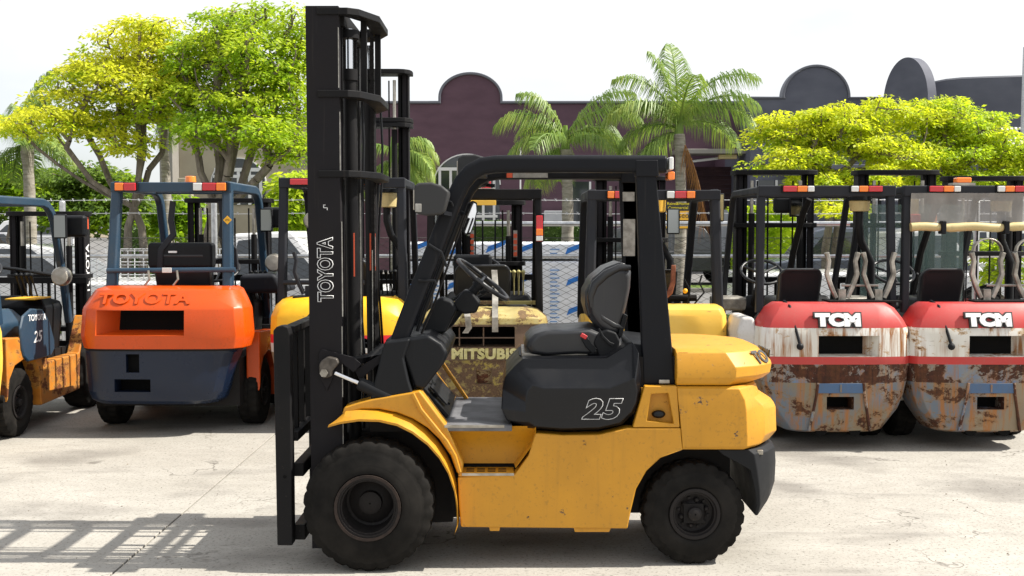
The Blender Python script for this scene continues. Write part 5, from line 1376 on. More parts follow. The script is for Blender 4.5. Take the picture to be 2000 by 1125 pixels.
def truck(name, label, X, Yr, p, group='forklifts parked in a row along the fence', heading=0):
    root = thing(name, label, 'forklift', (X, Yr, 0), heading, group)
    b, rows = shell(p['rings'], p['cols'], None, set((k, i) for (k0, k1, i0, i1, *_) in p['holes'] for k in range(k0, k1) for i in range(i0, i1)), p.get('rr_', .16))
    cw = b.build('counterweight', [M[m] for m in p['mats']], root, bevel=p.get('bev', .012), local=True, smooth=40); fixn(cw)
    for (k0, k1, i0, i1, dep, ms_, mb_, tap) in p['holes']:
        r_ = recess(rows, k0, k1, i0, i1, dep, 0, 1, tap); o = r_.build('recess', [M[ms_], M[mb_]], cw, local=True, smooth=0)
    p['cw'] = cw
    lower(root, p, None)
    p['g'] = guard(root, p, M[p['gmat']])
    p['m'] = mast(root, p)
    return root
def zr_(py, Y): return S(1000, py, Y)[1]
def mirror_(root, x, y, z, side=1, h=.2, tint='mirror_dim'):
    m_ = part_empty('mirror', root)
    b = MB(); b.box(x-.06, x+.06, y, y+.035, z-h/2, z+h/2); b.build('mirror_back', M['plastic'], m_, bevel=.012, local=True)
    MB().box(x-.05, x+.05, y-.004, y-.001, z-h/2+.012, z+h/2-.012).build('mirror_glass', M[tint], m_, local=True)
    return m_
def round_lamp(root, x, y, z, r_=.09, box=False):
    l = part_empty('work_lamp', root)
    if box:
        b = MB(); b.box(x-r_, x+r_, y, y+.10, z-r_*.9, z+r_*.9); b.build('housing', M['plastic'], l, bevel=.03, local=True)
    else:
        b = MB(); b.lathe([(.002, -.03), (r_*.86, -.02), (r_, 0), (r_, .05), (r_*.6, .10), (.002, .11)], (x, y, z), 'y', 22); b.build('housing', M['steel'], l, local=True)
        MB().lathe([(.002, -.036), (r_*.8, -.030), (r_*.82, -.021), (.002, -.02)], (x, y, z), 'y', 22).build('lens', M['lamp_glass'], l, local=True)
def canister(root, x, y, z, r_=.08, h=.15, mat='cream'):
    c = part_empty('air_cleaner', root)
    b = MB(); b.tube([(x, y, z), (x, y, z+h)], [r_*.9, r_], 20); b.build('bowl', M[mat], c, bevel=.01, local=True)
    b = MB(); b.lathe([(.002, h+.05), (r_*.6, h+.05), (r_*1.08, h+.03), (r_*1.1, h+.002), (r_*.9, h)], (x, y, z), 'z', 20); fixn(b.build('lid', M['plastic'], c, local=True))
    b = MB(); b.tube([(x, y, z), (x, y, z-.12), (x+.03, y+.05, z-.24), (x+.14, y+.12, z-.42), (x+.15, y+.14, z-.9)], .032, 10); b.build('intake_pipe', M['plastic'], c, local=True, smooth=60)
def lpg_bracket(root, x0, x1, y, zb, mat='bracket', hoop=False):
    br = part_empty('gas_bottle_bracket', root)
    MB().box(x0-.12, x1+.16, y-.10, y+.14, zb, zb+.012).build('base_plate', M['darkmetal'], br, local=True)
    for x in (x0, x1):
        for s in (-1, 1):
            pts = [(x+.04*s, zb+.04), (x+.07*s, zb+.10), (x+.10*s, zb+.20), (x+.095*s, zb+.30), (x+.105*s, zb+.38)] if True else None
            path = [(x+.045*s, y, zb+.03), (x+.085*s, y, zb+.12), (x+.12*s, y, zb+.22), (x+.105*s, y, zb+.32), (x+.125*s, y, zb+.39)]
            b = MB(); b.sweep(path, .05, [.030,.034,.030,.026,.034], side=(0,1,0)); b.build('cradle_arm', M[mat], br, local=True, bevel=.002)
        if hoop:
            b = MB(); b.sweep([(x+.115*math.cos(t), y, zb+.40+.10*math.sin(t)) for t in [PI*k/8 for k in range(9)]], .05, .010, side=(0,1,0)); b.build('strap', M[mat], br, local=True)
        MB().box(x-.03, x+.03, y-.02, y+.03, zb+.012, zb+.10).build('foot', M[mat], br, local=True, bevel=.003)
    MB().tube([(x0, y, zb+.13), (x1, y, zb+.13)], .010, 8).build('tie_rod', M[mat], br, local=True)

M['tow_blue'] = paint('dull_blue_paint', (.05,.11,.22), .5, dirt_amt=.5)
# ---- red and white pair
def tcm(label, X, Yr, first=None):
    Z = lambda py: zr_(py, 8.63)
    T = [(Z(846), .37, .05, 0), (Z(842), .40, .02, 0), (Z(800), .52, .0, 0), (Z(775), .56, 0, 0), (Z(748), .585, 0, 1), (Z(712), .60, -.005, 2), (Z(706), .60, -.008, 2), (Z(697), .60, -.008, 3), (Z(656), .595, -.006, 3), (Z(641), .585, 0, 4), (Z(625), .555, .02, 4), (Z(604), .50, .06, 4), (Z(594), .44, .10, 4)]
    p = dict(rings=T, cols=[-.34, -.24, -.15, -.08, .03, .13, .20, .32, .37], mats=['tcm_low', 'tcm_blue', 'tcm_red', 'tcm_white', 'tcm_red'],
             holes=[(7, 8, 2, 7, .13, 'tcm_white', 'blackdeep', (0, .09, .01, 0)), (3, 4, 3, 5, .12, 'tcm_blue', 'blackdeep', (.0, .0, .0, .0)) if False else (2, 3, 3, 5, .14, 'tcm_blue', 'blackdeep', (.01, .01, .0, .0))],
             side='tcm_white', gmat='guard_grey', guard=dict(w=.515, z=zr_(362, 8.95), yr=.40, yb=.36, yf=1.5, zb=1.05, pw=.062, r=.14, flare=1.03), mast=dict(h=S(1000, 334, 10.9)[1], w=.36, y=2.2, plates=((S(1000,334,10.9)[1], .10), (S(1000,334,10.9)[1]-.5, .06), (.8, .06))), w=.58, seatx=-.16, seatw=.17, sb=.05, rr=.27, steerx=-.30, bev=.008)
    r_ = truck('forklift', label, X, Yr, p)
    cw = p['cw']
    text_mesh('lettering', 'TCM', .125, M['white_letter'], cw, frame_M((.0, -.008+.012, Z(626.5)), (1,0,0), (0,.30,1)), .010, bold=.010, sx=1.28, spacing=1.02)
    text_mesh('letter_edge', 'TCM', .125, M['black_print'], cw, frame_M((.0, -.002+.012, Z(626.5)), (1,0,0), (0,.30,1)), .010, bold=.019, sx=1.28, spacing=1.02)
    # blue tow recess and side ribs
    zt1, zt0 = Z(746), Z(770)
    for s in (-1, 1):
        b = MB(); b.sweep([(s*.175+.025, .002, Z(748)), (s*.185+.025, .002, Z(772)), (s*.235+.025, .015, Z(842))], .03, .020, side=(0,1,0)); b.build('rib', M['tcm_blue'], cw, local=True, bevel=.004)
        b = MB(); b.lathe([(.045, -.02), (.048, .10), (.002, .10)], (s*.13+.02, .05, Z(842)), 'y', 16); b.build('notch', M['blackdeep'], cw, local=True)
    b = MB(); b.box(-.155, .205, -.006, .008, Z(768), Z(749)); b.build('tow_recess', M['tow_blue'], cw, local=True, bevel=.002)
    MB().box(.018, .032, -.012, -.007, Z(766), Z(751)).build('tow_pin', M['tcm_low'], cw, local=True)
    gl = p['g']; G = p['guard']; w = G['w']; y = .345; zt = G['z']
    light_cluster(gl, -.36, -.11, y, zt-.05, zt-.005, [('red_lens', .45), ('amber_lens', .33), ('clear_lens', .22)])
    light_cluster(gl, .18, .43, y, zt-.05, zt-.005, [('clear_lens', .25), ('amber_lens', .3), ('red_lens', .45)])
    canister(r_, .34, .62, S(1000, 408, 9.2)[1]-.02, .085, .09)
    b = MB(); b.tube([(-.36, .25, Z(592)), (-.35, .10, Z(600)), (-.325, .02, Z(640)), (-.30, -.03, Z(672))], .012, 8); b.sphere((-.30, -.035, Z(676)), .028, 10, 6); b.build('gas_hose', M['plastic'], r_, local=True, smooth=60)
    b = MB(); b.tube([(.12, 1.35, zt-.08), (.08, 1.4, zt-.2), (.05, 1.62, 1.5), (.0, 1.7, 1.05)], .03, 8); b.build('inner_pipe', M['darkmetal'], r_, local=True)
    round_lamp(r_, -.02+.02, 1.78, S(1000, 400, 10.4)[1]+.0, .085, box=True)
    b = MB(); b.loft([[(-.70,.30,.74),(-.585,.22,.74),(-.585,.80,.74),(-.70,.80,.74)], [(-.72,.28,.90),(-.585,.20,.90),(-.585,.80,.90),(-.72,.80,.90)], [(-.68,.32,1.02),(-.585,.26,1.02),(-.585,.80,1.02),(-.68,.80,1.02)]]); fixn(b.build('side_cover', M['white_band'], r_, bevel=.03, seg=3, local=True))
    b = MB(); b.box(-.66, -.38, 1.55, 1.90, .98, 1.10); b.build('side_box', M['bracket'], r_, bevel=.02, local=True)
    return r_, p
Y1 = 8.63
t1, p1 = tcm('red and white forklift with rusted blue base beside the big yellow counterweight', S(1640, 450, Y1)[0], Y1)
lpg_bracket(t1, .14-.03, .46-.06, .30, zr_(594, Y1)-.0)
mirror_(t1, -.62, 1.72, S(1000, 405, 10.3)[1], tint='cream', h=.26); mirror_(t1, .10, 1.72, S(1000, 402, 10.3)[1], h=.2)
t2, p2 = tcm('red and white forklift at the right edge with a rolled curtain under its roof', S(1936, 450, Y1)[0], Y1)
lpg_bracket(t2, .10, .44, .30, zr_(594, Y1), hoop=True)
# amber beacon, clear curtain and windscreen on the second one
zt = p2['guard']['z']
bc = part_empty('beacon', t2); MB().box(-.16, .02, .36, .46, zt+.001, zt+.022).build('base_plate', M['bracket'], bc, local=True)
MB().box(-.125, -.005, .37, .45, zt+.023, zt+.065).build('amber_lens', M['amber_lens'], bc, bevel=.010, local=True)
def clear_mat(name, col, alpha, rough=.25):
    m, t, b = _new(name); g = NG(t); n = g.noise(6, 5, .6, g.mapped((1,1,.4)))
    b.inputs['Base Color'].default_value = rgba(col); b.inputs['Roughness'].default_value = rough
    g.link(g.ramp(n, [(.3, alpha*.8), (.7, min(1, alpha*1.2))]), b.inputs['Alpha']); return m
M['clear_sheet'] = clear_mat('dusty_clear_plastic', (.34,.32,.30), .62)
M['glass_tint'] = clear_mat('dusty_windscreen_glass', (.20,.30,.28), .30, .1)
b = MB(); pts = []
for i in range(17):
    x = -.50+1.0*i/16; pts.append((x, .33+.012*math.sin(i*1.7)))
zc1 = zt-.06; zc0 = zt-.31
b.loft([[(x, y, zc1) for x, y in pts], [(x, y+.02, (zc0+zc1)/2) for x, y in pts], [(x, y, zc0) for x, y in pts]], caps=False, closed=False)
cu = b.build('rain_curtain', M['clear_sheet'], t2, local=True, smooth=70)
b = MB(); b.tube([(-.5+1.0*i/16, .33, zc0-.02+.006*math.sin(i)) for i in range(17)], [.035*(.75 if i in (4, 12) else 1) for i in range(17)], 12); b.build('curtain_roll', M['cream'], cu, local=True, smooth=70)
for x in (-.25, .25): MB().box(x-.02, x+.02, .285, .37, zc0-.075, zc0+.03).build('curtain_strap', M['plastic'], cu, bevel=.008, local=True)
ws = MB().box(-.47, .47, 1.70, 1.708, 1.05, zt-.12); ws = ws.build('windscreen', M['glass_tint'], t2, local=True)
MB().box(-.02, .0, 1.69, 1.699, 1.3, 1.7).build('wiper', M['plastic'], ws, local=True)
b = MB(); b.box(-.10, .02, 1.60, 1.62, S(1000,430,10.2)[1]-.04, S(1000,410,10.2)[1]+.10); b.build('hanging_card', M['cream'], t2, local=True)
MB().box(-.09, .03, 1.585, 1.598, S(1000,440,10.2)[1]-.02, S(1000,425,10.2)[1]+.03).build('red_cover', M['red_lens'], t2, bevel=.01, local=True)
MB().box(.14, .17, 1.56, 1.6, S(1000,438,10.2)[1], S(1000,408,10.2)[1]).build('indicator', M['amber_lens'], t2, bevel=.006, local=True)
# third dark crossplate glimpsed at the right edge belongs to t2's neighbour mast: keep to the pair's own masts

# ---- orange and navy
YO = 9.2; Z = lambda py: zr_(py, YO)
O = [(Z(792), .52, .06, 0, -.08), (Z(784), .56, .02, 0, -.08), (Z(766), .585, 0, 0, -.075), (Z(741), .60, 0, 0, -.065), (Z(728), .61, 0, 0, -.06), (Z(692), .64, 0, 0, -.04), (Z(686), .65, 0, 2, -.03), (Z(682), .685, -.02, 1), (Z(664), .70, -.03, 1), (Z(655), .705, -.035, 1), (Z(606), .69, -.02, 1), (Z(602), .685, -.015, 1), (Z(585), .655, .04, 1), (Z(568), .62, .095, 1), (Z(561), .55, .16, 1)]
p = dict(rings=O, cols=[-.52, -.38, -.28, -.17, -.12, -.08, .10, .14, .21, .46], mats=['navy', 'orange', 'darkmetal'],
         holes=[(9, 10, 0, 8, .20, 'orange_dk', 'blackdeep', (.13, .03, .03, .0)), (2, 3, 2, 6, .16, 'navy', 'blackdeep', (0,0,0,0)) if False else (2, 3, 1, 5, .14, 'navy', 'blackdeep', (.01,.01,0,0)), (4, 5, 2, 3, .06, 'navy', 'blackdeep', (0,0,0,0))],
         side='orange', gmat='teal_navy', guard=dict(w=.47, z=Z(352), yr=.42, yb=.30, yf=1.42, zb=1.12, pw=.085, r=.26, flare=1.05), mast=dict(h=S(1000,388,11.6)[1], w=.40, y=2.35), w=.74, seatx=.05, sb=.16, rr=.30, steerx=.16, bev=.016, rr_=.2, hood='teal_navy', steer=R(0))
t3 = truck('forklift', 'orange and dark blue forklift with an amber beacon, seen from behind on the left', S(308, 450, YO)[0], YO, p)
cw = p['cw']
text_mesh('lettering', 'TOYOTA', .15, M['orange'], cw, frame_M((-.13, .040-.004, Z(585)), (1,0,0), (0,.11,.142)), .006, bold=.003, sx=1.15, spacing=1.08)
gl = p['g']; zt = p['guard']['z']; y = .345
light_cluster(gl, -.46, -.28, y, zt-.072, zt-.008, [('amber_lens', .42), ('red_lens', .58)])
light_cluster(gl, .20, .48, y, zt-.072, zt-.008, [('clear_lens', .28), ('red_lens', .42), ('amber_lens', .30)])
bc = part_empty('beacon', t3); b = MB(); b.tube([(.14, .47, zt), (.14, .47, zt+.055)], [.048, .044], 18); b.build('amber_lens', M['amber_lens'], bc, bevel=.006, local=True)
b = MB(); b.box(-.09, -.02, .34, .345, zt-.075, zt-.02); 
MB().tube([(-.52, .28, Z(531)), (.56, .28, Z(529))], .022, 10).build('rear_handle', M['teal_navy'], t3, local=True)
MB().box(-.05, .03, .255, .262, Z(535), Z(525)).build('white_tag', M['clear_lens'], t3, local=True, bevel=.003)
# seat belts/roll bar arms behind the seat
for x, s in ((-.03, 1), (.42, -1)):
    path = [(x+.02*s, .46, Z(390)), (x-.0*s, .46, Z(430)), (x+.02*s, .46, Z(458)), (x-.09*s, .46, Z(490)), (x-.10*s, .46, Z(530))]
    b = MB(); b.sweep(path, .03, .05, side=(0,1,0)); b.build('bottle_clamp', M['guard_grey'], t3, local=True, bevel=.004)
b = MB(); b.box(-.24, .32, .46, .60, Z(528), Z(475)); b.build('seat_cover', M['plastic'], t3, local=True, bevel=.03)
for x in (-.02+.02, .24): 
    b = MB(); b.sweep([(x-.16, .24, Z(530)), (x-.15, .235, Z(548)), (x-.19, .235, Z(560))], .03, .012, side=(0,1,0)); b.build('latch', M['bracket'], t3, local=True)
MB().box(-.05, .02, .44, .458, Z(496)-.0, Z(492)).build('brand_plate', M['white_letter'], t3, local=True)
round_lamp(t3, .66, 1.35, S(1000, 513, 10.6)[1], .085)
round_lamp(t3, .60, 1.62, S(1000, 425, 10.9)[1], .11, box=True)
mirror_(t3, .56, 1.50, S(1000, 430, 10.8)[1], h=.22)
b = MB(); b.prism([(.62-.0, 1.0)], 0, 0) if False else None
x0 = .66; b = MB(); b.loft([[(.36,1.25,Z(590)),(.78,1.25,Z(590)),(.78,1.9,Z(590)),(.36,1.9,Z(590))], [(.36,1.2,Z(548)),(.70,1.2,Z(545)),(.70,1.9,Z(545)),(.36,1.9,Z(548))]]); b.build('step_guard', M['guard_grey'], t3, local=True, bevel=.05, seg=3)
b = MB(); s_d = .035; xq, zq = .485, Z(429); b.obox((xq, .335, zq), (.052, .004, .052), Matrix.Rotation(PI/4, 3, 'Y')); dc = b.build('diamond_label', M['label_yellow'], p['g'], local=True)
text_mesh('label_text', 'LPG', .022, M['black_print'], dc, frame_M((xq, .331, zq), (1,0,0), (0,0,1)), .0006)

# ---- yellow with a red stripe behind the mast
YY = 9.4; Z = lambda py: zr_(py, YY)
O = [(Z(800), .50, .05, 0), (Z(790), .53, .02, 0), (Z(690), .60, 0, 1), (Z(672), .605, -.005, 2), (Z(655), .605, -.005, 3), (Z(620), .60, 0, 3), (Z(600), .57, .04, 3), (Z(588), .52, .10, 3), (Z(583), .44, .18, 3)]
p = dict(rings=O, cols=[-.4, -.2, .2, .4], mats=['chip_low', 'white_band', 'red_stripe', 'sunyellow'], holes=[], side='sunyellow', gmat='guard_grey',
         guard=dict(w=.51, z=Z(343), yr=.42, yf=1.45, zb=1.06, pw=.075, r=.16), mast=dict(h=S(1000,140,11.7)[1], w=.40, y=2.3, round=True, plates=((S(1000,140,11.7)[1], .16), (S(1000,233,11.7)[1], .14), (S(1000,233,11.7)[1]-.05, .14), (1.2, .06))), w=.58, sb=.1, rr_=.22)
t4 = truck('forklift', 'bright yellow forklift with a red stripe, half hidden by the front mast', S(655, 450, YY)[0], YY, p)
gl = p['g']; zt = p['guard']['z']; light_cluster(gl, -.44, -.14, .345, zt-.062, zt-.012, [('red_lens', .75), ('amber_lens', .25)])
light_cluster(gl, .14, .36, .345, zt-.062, zt-.012, [('amber_lens', .3), ('red_lens', .7)])
canister(t4, .36, .62, S(1000, 405, 10)[1], .095, .13); round_lamp(t4, -.30, .62, S(1000, 435, 10)[1]+.02, .08)
mirror_(t4, .78, 1.5, S(1000, 425, 10.9)[1], h=.28)
b = MB(); b.box(-.06, .0, .02, .025, Z(612), Z(600)); b.build('red_badge', M['red_stripe'], p['cw'], local=True)
MB().tube([(-.5, .3, Z(555)), (.2, .3, Z(555))], .02, 8).build('rear_handle', M['guard_grey'], t4, local=True)
lpg_bracket(t4, -.28, .0, .3, Z(585), 'guard_grey')

# ---- rusty cream and brown one, name plate across the back
YM = 9.3; Z = lambda py: zr_(py, YM)
O = [(Z(790), .46, .04, 0), (Z(776), .50, .02, 0), (Z(750), .52, 0, 0), (Z(722), .53, 0, 0), (Z(704), .54, 0, 1), (Z(682), .545, -.006, 2), (Z(678), .545, -.006, 3), (Z(638), .54, 0, 3), (Z(634), .54, -.01, 4), (Z(622), .53, -.005, 4), (Z(608), .46, .06, 4), (Z(603), .38, .14, 4)]
p = dict(rings=O, cols=[-.40, -.27, -.06, .07, .26, .40], mats=['brownyellow', 'brown', 'brown', 'brown', 'creamyellow'],
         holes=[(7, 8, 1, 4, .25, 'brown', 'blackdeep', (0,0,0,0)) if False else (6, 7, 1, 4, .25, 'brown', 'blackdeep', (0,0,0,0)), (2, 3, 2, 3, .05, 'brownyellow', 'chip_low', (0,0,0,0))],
         side='brownyellow', gmat='black', guard=dict(w=.46, z=Z(366), yr=.42, yf=1.45, zb=1.0, pw=.06, r=.16), mast=dict(h=S(1000,392,11.6)[1], w=.33, y=2.3), w=.54, sb=.06, rr=.27, knob='yellow_letter')
XM = S(944, 450, YM)[0]
t5 = truck('forklift', 'rusty cream and brown forklift seen through the open cab of the front forklift', XM, YM, p)
text_mesh('lettering', 'MITSUBISHI', .112, M['yellow_letter'], p['cw'], frame_M((.07, -.012, Z(692)), (1,0,0), (0,.03,1)), .006, bold=.006, sx=1.14, spacing=1.05)
for x in (-.20, .0): MB().tube([(x, .015, Z(676)), (x, .015, Z(640))], .006, 6).build('grille_bar', M['brown'], p['cw'], local=True)
MB().tube([(-.27, .015, Z(660)), (.26, .015, Z(660))], .006, 6).build('grille_bar', M['brown'], p['cw'], local=True)
gl = p['g']; zt = p['guard']['z']
light_cluster(gl, .44, .50, .33, Z(472), Z(420), [('red_lens', 1.0)])
MB().box(.442, .498, .284, .299, Z(460), Z(447)).build('amber_lens', M['amber_lens'], gl, local=True, bevel=.004); MB().box(.442, .498, .284, .299, Z(471), Z(461)).build('clear_lens', M['clear_lens'], gl, local=True, bevel=.004)
MB().box(-.28, .10, .33, .362, Z(399), Z(389)).build('yellow_bar', M['lightyellow'], gl, local=True, bevel=.003)
b = MB(); b.prism([(-.02, 0), (.03, .03), (.06, .06), (.075, .065), (.075, 0)], .40, .46); b.v = [(v[0]-.02, v[1], v[2]+zt+.004) for v in b.v]; b.build('red_beacon', M['red_lens'], gl, local=True, bevel=.004)
MB().box(-.14, .09, .36, .52, zt-.004+.005, zt+.003+.004).build('beacon_plate', M['bracket'], gl, local=True)
for x, l in ((-.13, .34), (.085, .52)):
    pa = [(x-.02, .10, Z(600)-.0), (x-.0, -.04, Z(618)), (x+.01, -.035, Z(640)), (x-.02, -.035, Z(650))] if l < .4 else [(x, .30, Z(530)), (x+.01, .22, Z(560)), (x+.01, .08, Z(603)), (x+.012, -.025, Z(620)), (x+.012, -.025, Z(648))]
    b = MB(); b.sweep(pa, .05, .006, side=(1,0,0)); b.build('strap', M['bracket'], t5, local=True)
b = MB(); b.box(-.28, .06, .60, .66, Z(585), Z(500)); b.build('seat_back', M['plastic'], t5, local=True, bevel=.03)
for x in (-.04-.13, .24+.03): MB().box(x-.02, x+.02, 2.18, 2.19, S(1000,502,11.5)[1], S(1000,450,11.5)[1]).build('warning_decal', M['label_grey'], p['m'], local=True)
b = MB()
for x in (-.17, .27):
    for i in range(4): b.box(x-.017, x+.017, 2.17, 2.178, S(1000,500,11.5)[1]+i*.062, S(1000,500,11.5)[1]+i*.062+.04)
b.build('red_marks', M['label_red'], p['m'], local=True, kind='stuff')
MB().box(-.44, .44, .47, .50, Z(602), Z(595)).build('top_rail', M['creamyellow'], t5, local=True)

# ---- plain light yellow
YP = 9.2; Z = lambda py: zr_(py, YP)
O = [(Z(800), .48, .05, 0), (Z(790), .52, .02, 0), (Z(700), .585, 0, 0), (Z(640), .59, 0, 0), (Z(618), .585, .005, 0), (Z(604), .565, .03, 0), (Z(598), .52, .08, 0)]
p = dict(rings=O, cols=[-.3, .0, .3], mats=['lightyellow'], holes=[], side='lightyellow', gmat='guard_grey',
         guard=dict(w=.52, z=Z(368), yr=.40, yf=1.45, zb=1.05, pw=.085, r=.14, flare=1.05), mast=dict(h=S(1000,345,11.5)[1], w=.34, y=2.3), w=.56, sb=.02, rr_=.14)
XP = S(1288, 450, YP)[0]
t6 = truck('forklift', 'plain light yellow forklift behind the seat of the big front forklift', XP, YP, p)
gl = p['g']; zt = p['guard']['z']
light_cluster(gl, .10, .34, .33, zt-.07, zt-.012, [('clear_lens', .28), ('red_lens', .42), ('amber_lens', .30)]); light_cluster(gl, -.40, -.20, .33, zt-.07, zt-.012, [('amber_lens', .3), ('red_lens', .5), ('clear_lens', .2)])
canister(t6, .05, .60, S(1000, 410, 9.8)[1]-.02, .085, .14, 'lightyellow')
b = MB()
mirror_(t6, .30, 1.3, S(1000, 432, 10.4)[1], h=.24)
b = MB(); b.sweep([(.02, .3, Z(520)+.0), (.03, .3, Z(560)), (.09, .3, Z(580)), (.06, .3, Z(592))], .04, [.03,.035,.035,.03], side=(0,1,0)); b.build('bottle_clamp', M['rustpipe'], t6, local=True, bevel=.003)
b = MB(); b.sweep([(.16, .3, Z(520)), (.155, .3, Z(555)), (.13, .3, Z(575)), (.05, .3, Z(592)), (.03, .3, Z(598))], .05, [.035,.04,.045,.045,.04], side=(0,1,0)); b.build('bottle_clamp', M['rustpipe'], t6, local=True, bevel=.003)
MB().tube([(-.30, .45, Z(592)), (.38, .45, Z(588))], .03, 10).build('gas_pipe', M['darkmetal'], t6, local=True)
b = MB(); b.tube([(.34, .3, Z(598)), (.42, .3, Z(575)), (.38, .3, Z(556)), (.40, .3, Z(540))], .008, 6); b.tube([(.28, .3, Z(598)), (.30, .3, Z(570)), (.25, .3, Z(548))], .007, 6); b.build('loose_wires', M['plastic'], t6, local=True, smooth=60)
MB().sphere((.26, .3, Z(572)), .022, 10, 6).build('yellow_knob', M['label_yellow'], t6, local=True)

# ---- half seen one at the left edge, seen from its right side
YL = 8.55; Z = lambda py: zr_(py, YL)
O = [(.26, .50, .05, 0), (.30, .54, .02, 0), (.60, .58, 0, 0), (.70, .585, 0, 0), (.90, .58, .0, 0), (1.05, .54, .04, 0), (1.12, .46, .12, 0)]
p = dict(rings=O, cols=[-.3, .0, .3], mats=['lightyellow'], holes=[], side='side_orange', gmat='teal_navy',
         guard=dict(w=.47, z=1.985, yr=.34, yb=.46, yf=1.45, zb=.95, pw=.075, r=.30, flare=1.04), mast=dict(h=S(1000,412,10.9)[1], w=.36, y=2.72), w=.585, sb=.10, rr=.285, hood='teal_navy', rr_=.18, fy=2.32)
XL = -4.62
t7 = truck('forklift', 'worn yellow forklift with blue grey guard cut off by the left picture edge', XL, YL, p)
# side hood panel with its number
b = MB(); b.prism([(.74,.66),(.70,.74),(.68,.90),(.74,1.00),(.90,1.05),(1.12,1.03),(1.26,.92),(1.36,.74),(1.36,.66),(1.28,.61),(.82,.61)], .555, .583, axis='x'); fixn(b.build('hood_side', M['teal_navy'], t7, local=True, bevel=.02, seg=3))
b = MB(); b.prism([(.74,.66),(.70,.74),(.68,.90),(.74,1.00),(.90,1.05),(1.12,1.03),(1.26,.92),(1.36,.74),(1.36,.66),(1.28,.61),(.82,.61)], -.583, -.555, axis='x'); fixn(b.build('hood_side', M['teal_navy'], t7, local=True, bevel=.02, seg=3))
text_mesh('number', '25', .135, M['white_letter'], t7, frame_M((.5855, 1.0, .80), (0,1,0), (0,0,1)), .001, bold=.001, shear=.2, sx=1.25)
text_mesh('side_lettering', 'TOYOTA', .075, M['white_letter'], t7, frame_M((.5850, 1.0, .965), (0,1,-.04), (0,0,1)), .001, bold=.001, sx=1.15)
text_mesh('mast_lettering', 'TOYOTA', .12, M['white_letter'], p['m'], frame_M((.36+.0135, 2.725, 1.32), (0,0,1), (0,-1,0)), .001, bold=.002, sx=1.0)
MB().box(.3725, .375, 2.67, 2.76, 1.72, 1.84).build('warning_decal', M['label_red'], p['m'], local=True)
round_lamp(t7, .63, 1.40, S(1000, 540, 9.95)[1], .085); round_lamp(t7, .62, 1.72, S(1000, 442, 10.3)[1], .11, box=True)
mirror_(t7, .55, 1.60, S(1000, 442, 10.2)[1], h=.22)
MB().tube([(.50, 1.6, 1.30), (.20, 1.5, 1.36), (.05, 1.45, 1.38)], .015, 8).build('hose', M['plastic'], t7, local=True)
b = MB(); b.box(.20, .46, 1.25, 1.60, 1.10, 1.112); b.build('yellow_hatching', M['label_yellow'], t7, local=True)

# a tall mast glimpsed at the far right edge
ck = thing('forklift', 'dark mast of a forklift behind the curtained red and white forklift', 'forklift', (S(1975, 450, 10.2)[0]+.15, 10.9, 0), 0, 'forklifts parked in a row along the fence')
mast(ck, dict(mast=dict(h=S(1000,345,11.2)[1], w=.36, y=.3, plates=((S(1000,345,11.2)[1], .10), (1.5, .08)))))
b = MB(); b.box(-.45, .45, .5, 1.6, .4, .95); b.build('body', M['tcm_red'], ck, bevel=.08, local=True)
for s in (-1, 1): wheel(ck, (s*.42, .75, .3), .30, .2, .15, s, 'bgfar', deep=.1, bolts=0, rot=(0,0,-PI/2))

